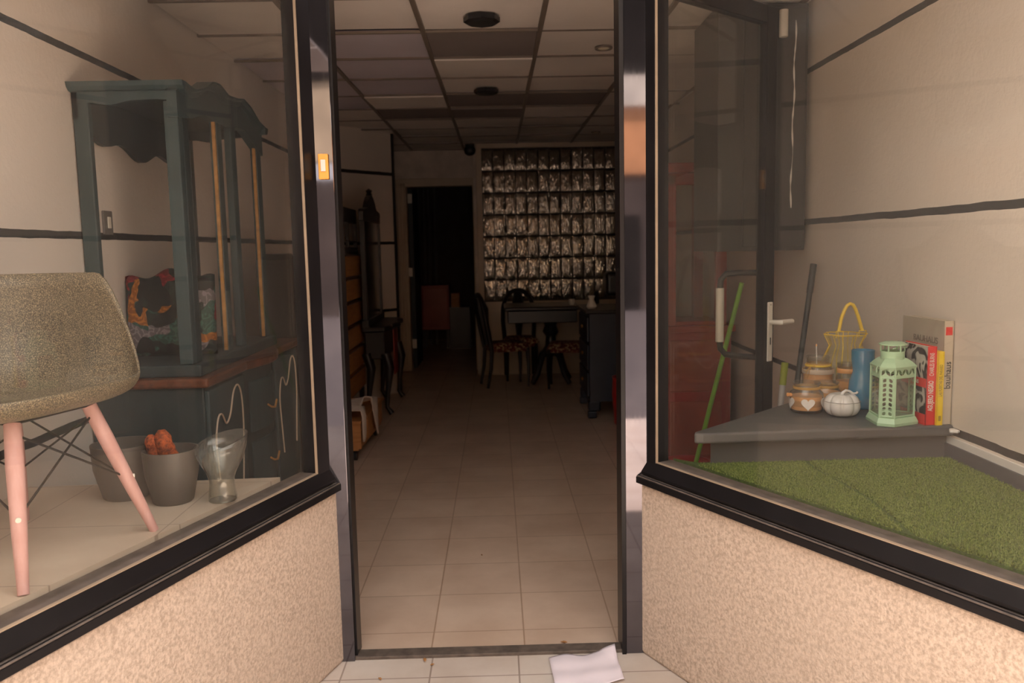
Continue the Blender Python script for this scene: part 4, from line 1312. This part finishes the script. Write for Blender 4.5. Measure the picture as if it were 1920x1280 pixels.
# perforated panels: strip built from bands between leaf-shaped slots
def leaf_panel(k, wfrac, z0, z1, cells, cols, shade=0):
    a_, b_ = Vector((*hp6[k], 0)), Vector((*hp6[(k+1) % 6], 0))
    c_ = (a_+b_)/2; t_ = (b_-a_).normalized(); w_ = (b_-a_).length*wfrac
    nrm = c_.normalized()
    bm = bmesh.new()
    cw, chh = w_/cols, (z1-z0)/cells
    for i in range(cols):
        for j in range(cells):
            cx_ = -w_/2+(i+.5)*cw; cz_ = z0+(j+.5)*chh
            s = 1 if (i % 2 == 0) else -1
            outer = []
            for q in range(16):
                # square boundary samples
                ang_ = 2*math.pi*q/16
                c0_, s0_ = math.cos(ang_), math.sin(ang_)
                m_ = max(abs(c0_), abs(s0_))
                outer.append((cx_+c0_/m_*cw/2, cz_+s0_/m_*chh/2))
            inner = []
            for q in range(16):
                ang_ = 2*math.pi*q/16
                lx = math.cos(ang_)*min(chh, cw*1.6)*.48; ly = math.sin(ang_)*abs(math.sin(ang_))*min(cw, chh)*.34
                rot_ = s*R(55)
                inner.append((cx_+lx*math.cos(rot_)-ly*math.sin(rot_), cz_+lx*math.sin(rot_)+ly*math.cos(rot_)))
            # align inner start
            vo = [bm.verts.new(c_*.985+t_*p[0]+Vector((0, 0, p[1]))) for p in outer]
            r_ = int(round(s*55/22.5))
            vi = [bm.verts.new(c_*.985+t_*inner[(q-r_) % 16][0]+Vector((0, 0, inner[(q-r_) % 16][1]))) for q in range(16)]
            for q in range(16):
                try: bm.faces.new((vo[q], vo[(q+1) % 16], vi[(q+1) % 16], vi[q]))
                except ValueError: pass
    me_ = bpy.data.meshes.new('leaf_panel'); bm.to_mesh(me_); bm.free()
    me_.materials.append(M['mint'])
    o = bpy.data.objects.new('leaf_panel', me_); COL.objects.link(o); o.parent = ln
    s_ = o.modifiers.new('solid', 'SOLIDIFY'); s_.thickness = .0012
    return o
for k in range(6):
    leaf_panel(k, 1.0, .168, .198, 1, 6 if k % 2 == 0 else 3)
for k in (1, 3, 5):
    leaf_panel(k, .80, .034, .164, 8, 2)
mb = MB()
for k in (1, 3, 5):
    a_, b_ = Vector((*hp6[k], 0)), Vector((*hp6[(k+1) % 6], 0))
    t_ = (b_-a_).normalized()
    for p in (a_+t_*.003, b_-t_*.003):
        mb.tube([p*.98+Vector((0, 0, .03)), p*.98+Vector((0, 0, .166))], .0045, 4)
mb.build('panel_edge', M['mint'], ln)
mb = MB()
vs, fs = [], []
for k in (0, 2, 4):
    a_, b_ = Vector((*hp6[k], 0))*.95, Vector((*hp6[(k+1) % 6], 0))*.95
    n_v = len(vs)
    nr = ((a_+b_)/2).normalized()*.001
    for dd in (-nr, nr):
        vs += [a_+dd+Vector((0, 0, .035)), b_+dd+Vector((0, 0, .035)), b_+dd+Vector((0, 0, .163)), a_+dd+Vector((0, 0, .163))]
    fs += [tuple(n_v+i for i in q) for q in ((0, 1, 2, 3), (7, 6, 5, 4), (0, 4, 5, 1), (1, 5, 6, 2), (2, 6, 7, 3), (3, 7, 4, 0))]
mb.add([tuple(p) for p in vs], fs)
mb.build('lantern_pane', M['clear'], ln)
mb = MB(); hexfr(mb, [(LR+.003, .196), (LR+.004, .202), (LR-.012, .216), (.052, .226), (.042, .229)])
mb.build('roof', M['mint'], ln)
mb = MB()
mb.lathe([(.040, .224), (.040, .252), (.038, .252), (.038, .224)], 36, cap=False)
for q in range(6):
    a = R(60*q+20)
    mb.tube([(.039*math.cos(a), .039*math.sin(a), .250), (.039*math.cos(a), .039*math.sin(a), .274)], .003, 6)
mb.lathe([(.040, .272), (.0465, .273), (.047, .277), (.03, .283), (.001, .285)], 36)
mb.build('chimney', M['mint'], ln, smooth=True)
mb = MB(); mb.tube([(.035*math.cos(a), -.030, .262+.004*math.sin(a)) for a in np.linspace(0, math.pi, 12)], .0016, 6)
mb.tube([(-.085, -.01, .205), (-.094, -.014, .198), (-.092, -.016, .185), (-.085, -.01, .18)], .0018, 6)
mb.build('latch_wire', M['mint'], ln, smooth=True)

# books (spines turned towards the window, covers facing the lantern)
def book(name, label, loc, W, T, H, rz, cover, spine, cat='book'):
    # local: spine face at -y, thickness along x, width along +y
    b_ = thing(name, label, cat, loc, rz, 'books at the right end of the bench')
    MB().box(-T/2, T/2, 0, .0025, 0, H).build('spine', M[spine], b_, bevel=.0006)
    MB().box(-T/2, -T/2+.0025, 0, W, 0, H).build('front_cover', M[cover], b_)
    MB().box(T/2-.0025, T/2, 0, W, 0, H).build('back_cover', M[spine], b_)
    MB().box(-T/2+.0025, T/2-.0025, .0025, W-.004, .003, H-.004).build('pages', M['pages'], b_)
    return b_
# angles: front cover normal faces camera-left
RB = R(3)
b1 = book('book', 'red-spined book with black and white drawing on its cover, leftmost of three', (1.424, 2.668, BZ), .185, .033, .262, RB, 'drawing', 'red_cover')
MB().box(-.0185, -.0168, .001, .150, .125, .155).build('title_band', M['red_cover'], b1)
MB().box(-.0185, -.0168, .001, .150, 0, .036).build('title_band', M['red_cover'], b1)
sp_rot = (R(90), R(-90), 0)
text_mesh('AGUJERO NEGRO', .0235, M['ink_white'], b1, (.000, -.0006, .098), sp_rot, sx=.54, bold=.0004)
text_mesh('CHARLES BURNS', .0215, M['ink_white'], b1, (.001, -.0006, .203), sp_rot, sx=.47)
text_mesh('BURNS', .018, M['ink_white'], b1, (-.0188, .07, .140), (R(90), 0, R(-90)), sx=1.0)
b2 = book('book', 'yellow paperback book with brown spine lettering, between the red and cream ones', (1.4585, 2.655, BZ), .16, .020, .246, RB, 'yellow_cover', 'yellow_cover')
b2.location = (1.4515, 2.660, BZ)
text_mesh('LAS PUERTAS DEL PARAISO', .014, M['ink_brown'], b2, (.0, -.0006, .150), sp_rot, sx=.62)
MB().box(-.004, .004, -.0012, 0, .015, .032).build('publisher_mark', M['ink_brown'], b2)
b3 = book('book', 'large cream art book with red emblem on its spine, against the right wall', (1.4795, 2.672, BZ), .25, .034, .345, R(3), 'beige_front', 'beige_cover')
text_mesh('bauhaus', .030, M['ink'], b3, (.001, -.0006, .165), sp_rot, sx=.95)
MB().box(-.011, .011, -.0012, 0, .298, .325).build('emblem', M['red_cover'], b3)
text_mesh('BAUHAUS', .030, M['dim_ink'], b3, (-.0183, .105, .275), (R(90), 0, R(-90)), sx=1.1)

# ------------------------------------------------------------------ small things by the entrance
sw = thing('door_bell', 'orange doorbell plate with white button on the left door jamb', 'doorbell', (-.556, YD-.031, 1.698))
MB().box(-.0165, .0165, -.010, 0, -.041, .041).build('plate', M['orange_plate'], sw, bevel=.003)
MB().box(-.008, .008, -.0145, -.010, -.016, .022).build('button', M['white_plastic'], sw, bevel=.002)
def sheet(u, v):
    A = Vector((.150, 2.735, 0)); B = Vector((.385, 2.765, 0)); C_ = Vector((.160, 2.50, 0)); D_ = Vector((.388, 2.565, 0))
    p = A.lerp(B, u).lerp(C_.lerp(D_, u), v)
    z = .004+.006*math.sin(u*6+v*2)**2+.004*math.sin(v*7)**2+(.03*max(0, u-.75)*4*max(0, .3-v)*3)
    return (p.x, p.y+.006*math.sin(u*9)*(1-v), z)
po = MB().grid(sheet, 22, 18).build('paper_sheet', M['paper'], None, smooth='all', solid=.0006)
tag(po, 'crumpled white paper sheet lying on the paving at the threshold', 'paper')
def leaf(x, y, s, rz, label):
    mb = MB()
    pts = [(0, -1), (.5, -.4), (.55, .2), (.2, .75), (0, 1.1), (-.25, .7), (-.6, .15), (-.45, -.5)]
    vs = [(p[0]*s*.6, p[1]*s*.8, .004+.004*abs(p[0])) for p in pts]+[(0, 0, .001)]
    fs = [(i, (i+1) % 8, 8) for i in range(8)]
    mb.add(vs, fs)
    o = mb.build('dry_leaf', M['leaf'], None, smooth='all', solid=.0008)
    o.location = (x, y, .003); o.rotation_euler = (0, 0, rz)
    tag(o, label, 'leaf', 'dry leaves around the threshold')
leaf(-.281, 2.74, .017, .2, 'dry brown leaf lying upright across the threshold on the left')
leaf(.212, 2.84, .016, 1.3, 'brown leaf just inside the threshold above the paper sheet')
leaf(-.252, 2.705, .010, 2.1, 'greyish leaf scrap on the paving below the threshold leaf')
leaf(-.42, 2.62, .012, .8, 'yellowish leaf scrap near the left stucco wall base')
leaf(-.10, 3.72, .006, .8, 'tiny brown leaf crumb on the inside floor tiles near the entrance')

# ------------------------------------------------------------------ street side behind the camera
st('wall_street_far', MB().box(-25, 25, -13.4, -13.0, -.1, 3.0), M['dim_wall'])
st('wall_street_upper', MB().box(0, 25, -13.4, -12.95, 3.0, 4.45), M['orange_wall'])
st('wall_street_left', MB().box(-25, 0, -13.4, -12.95, 3.4, 5.1), M['tan_wall'])
st('trim_12', MB().box(0, 25, -13.4, -12.85, 4.45, 5.1), M['cream_wall'])
st('wall_dark_band', MB().box(-25, 25, -13.4, -12.9, 5.1, 8.0), M['soffit'])  # unseen dark band, added so the upper jambs reflect black
mb = MB()
for k in range(-5, 6):
    mb.box(k*2.6-.5, k*2.6+.6, -13.02, -12.93, 0, 2.1)
st('trim_13', mb, M['soffit'])
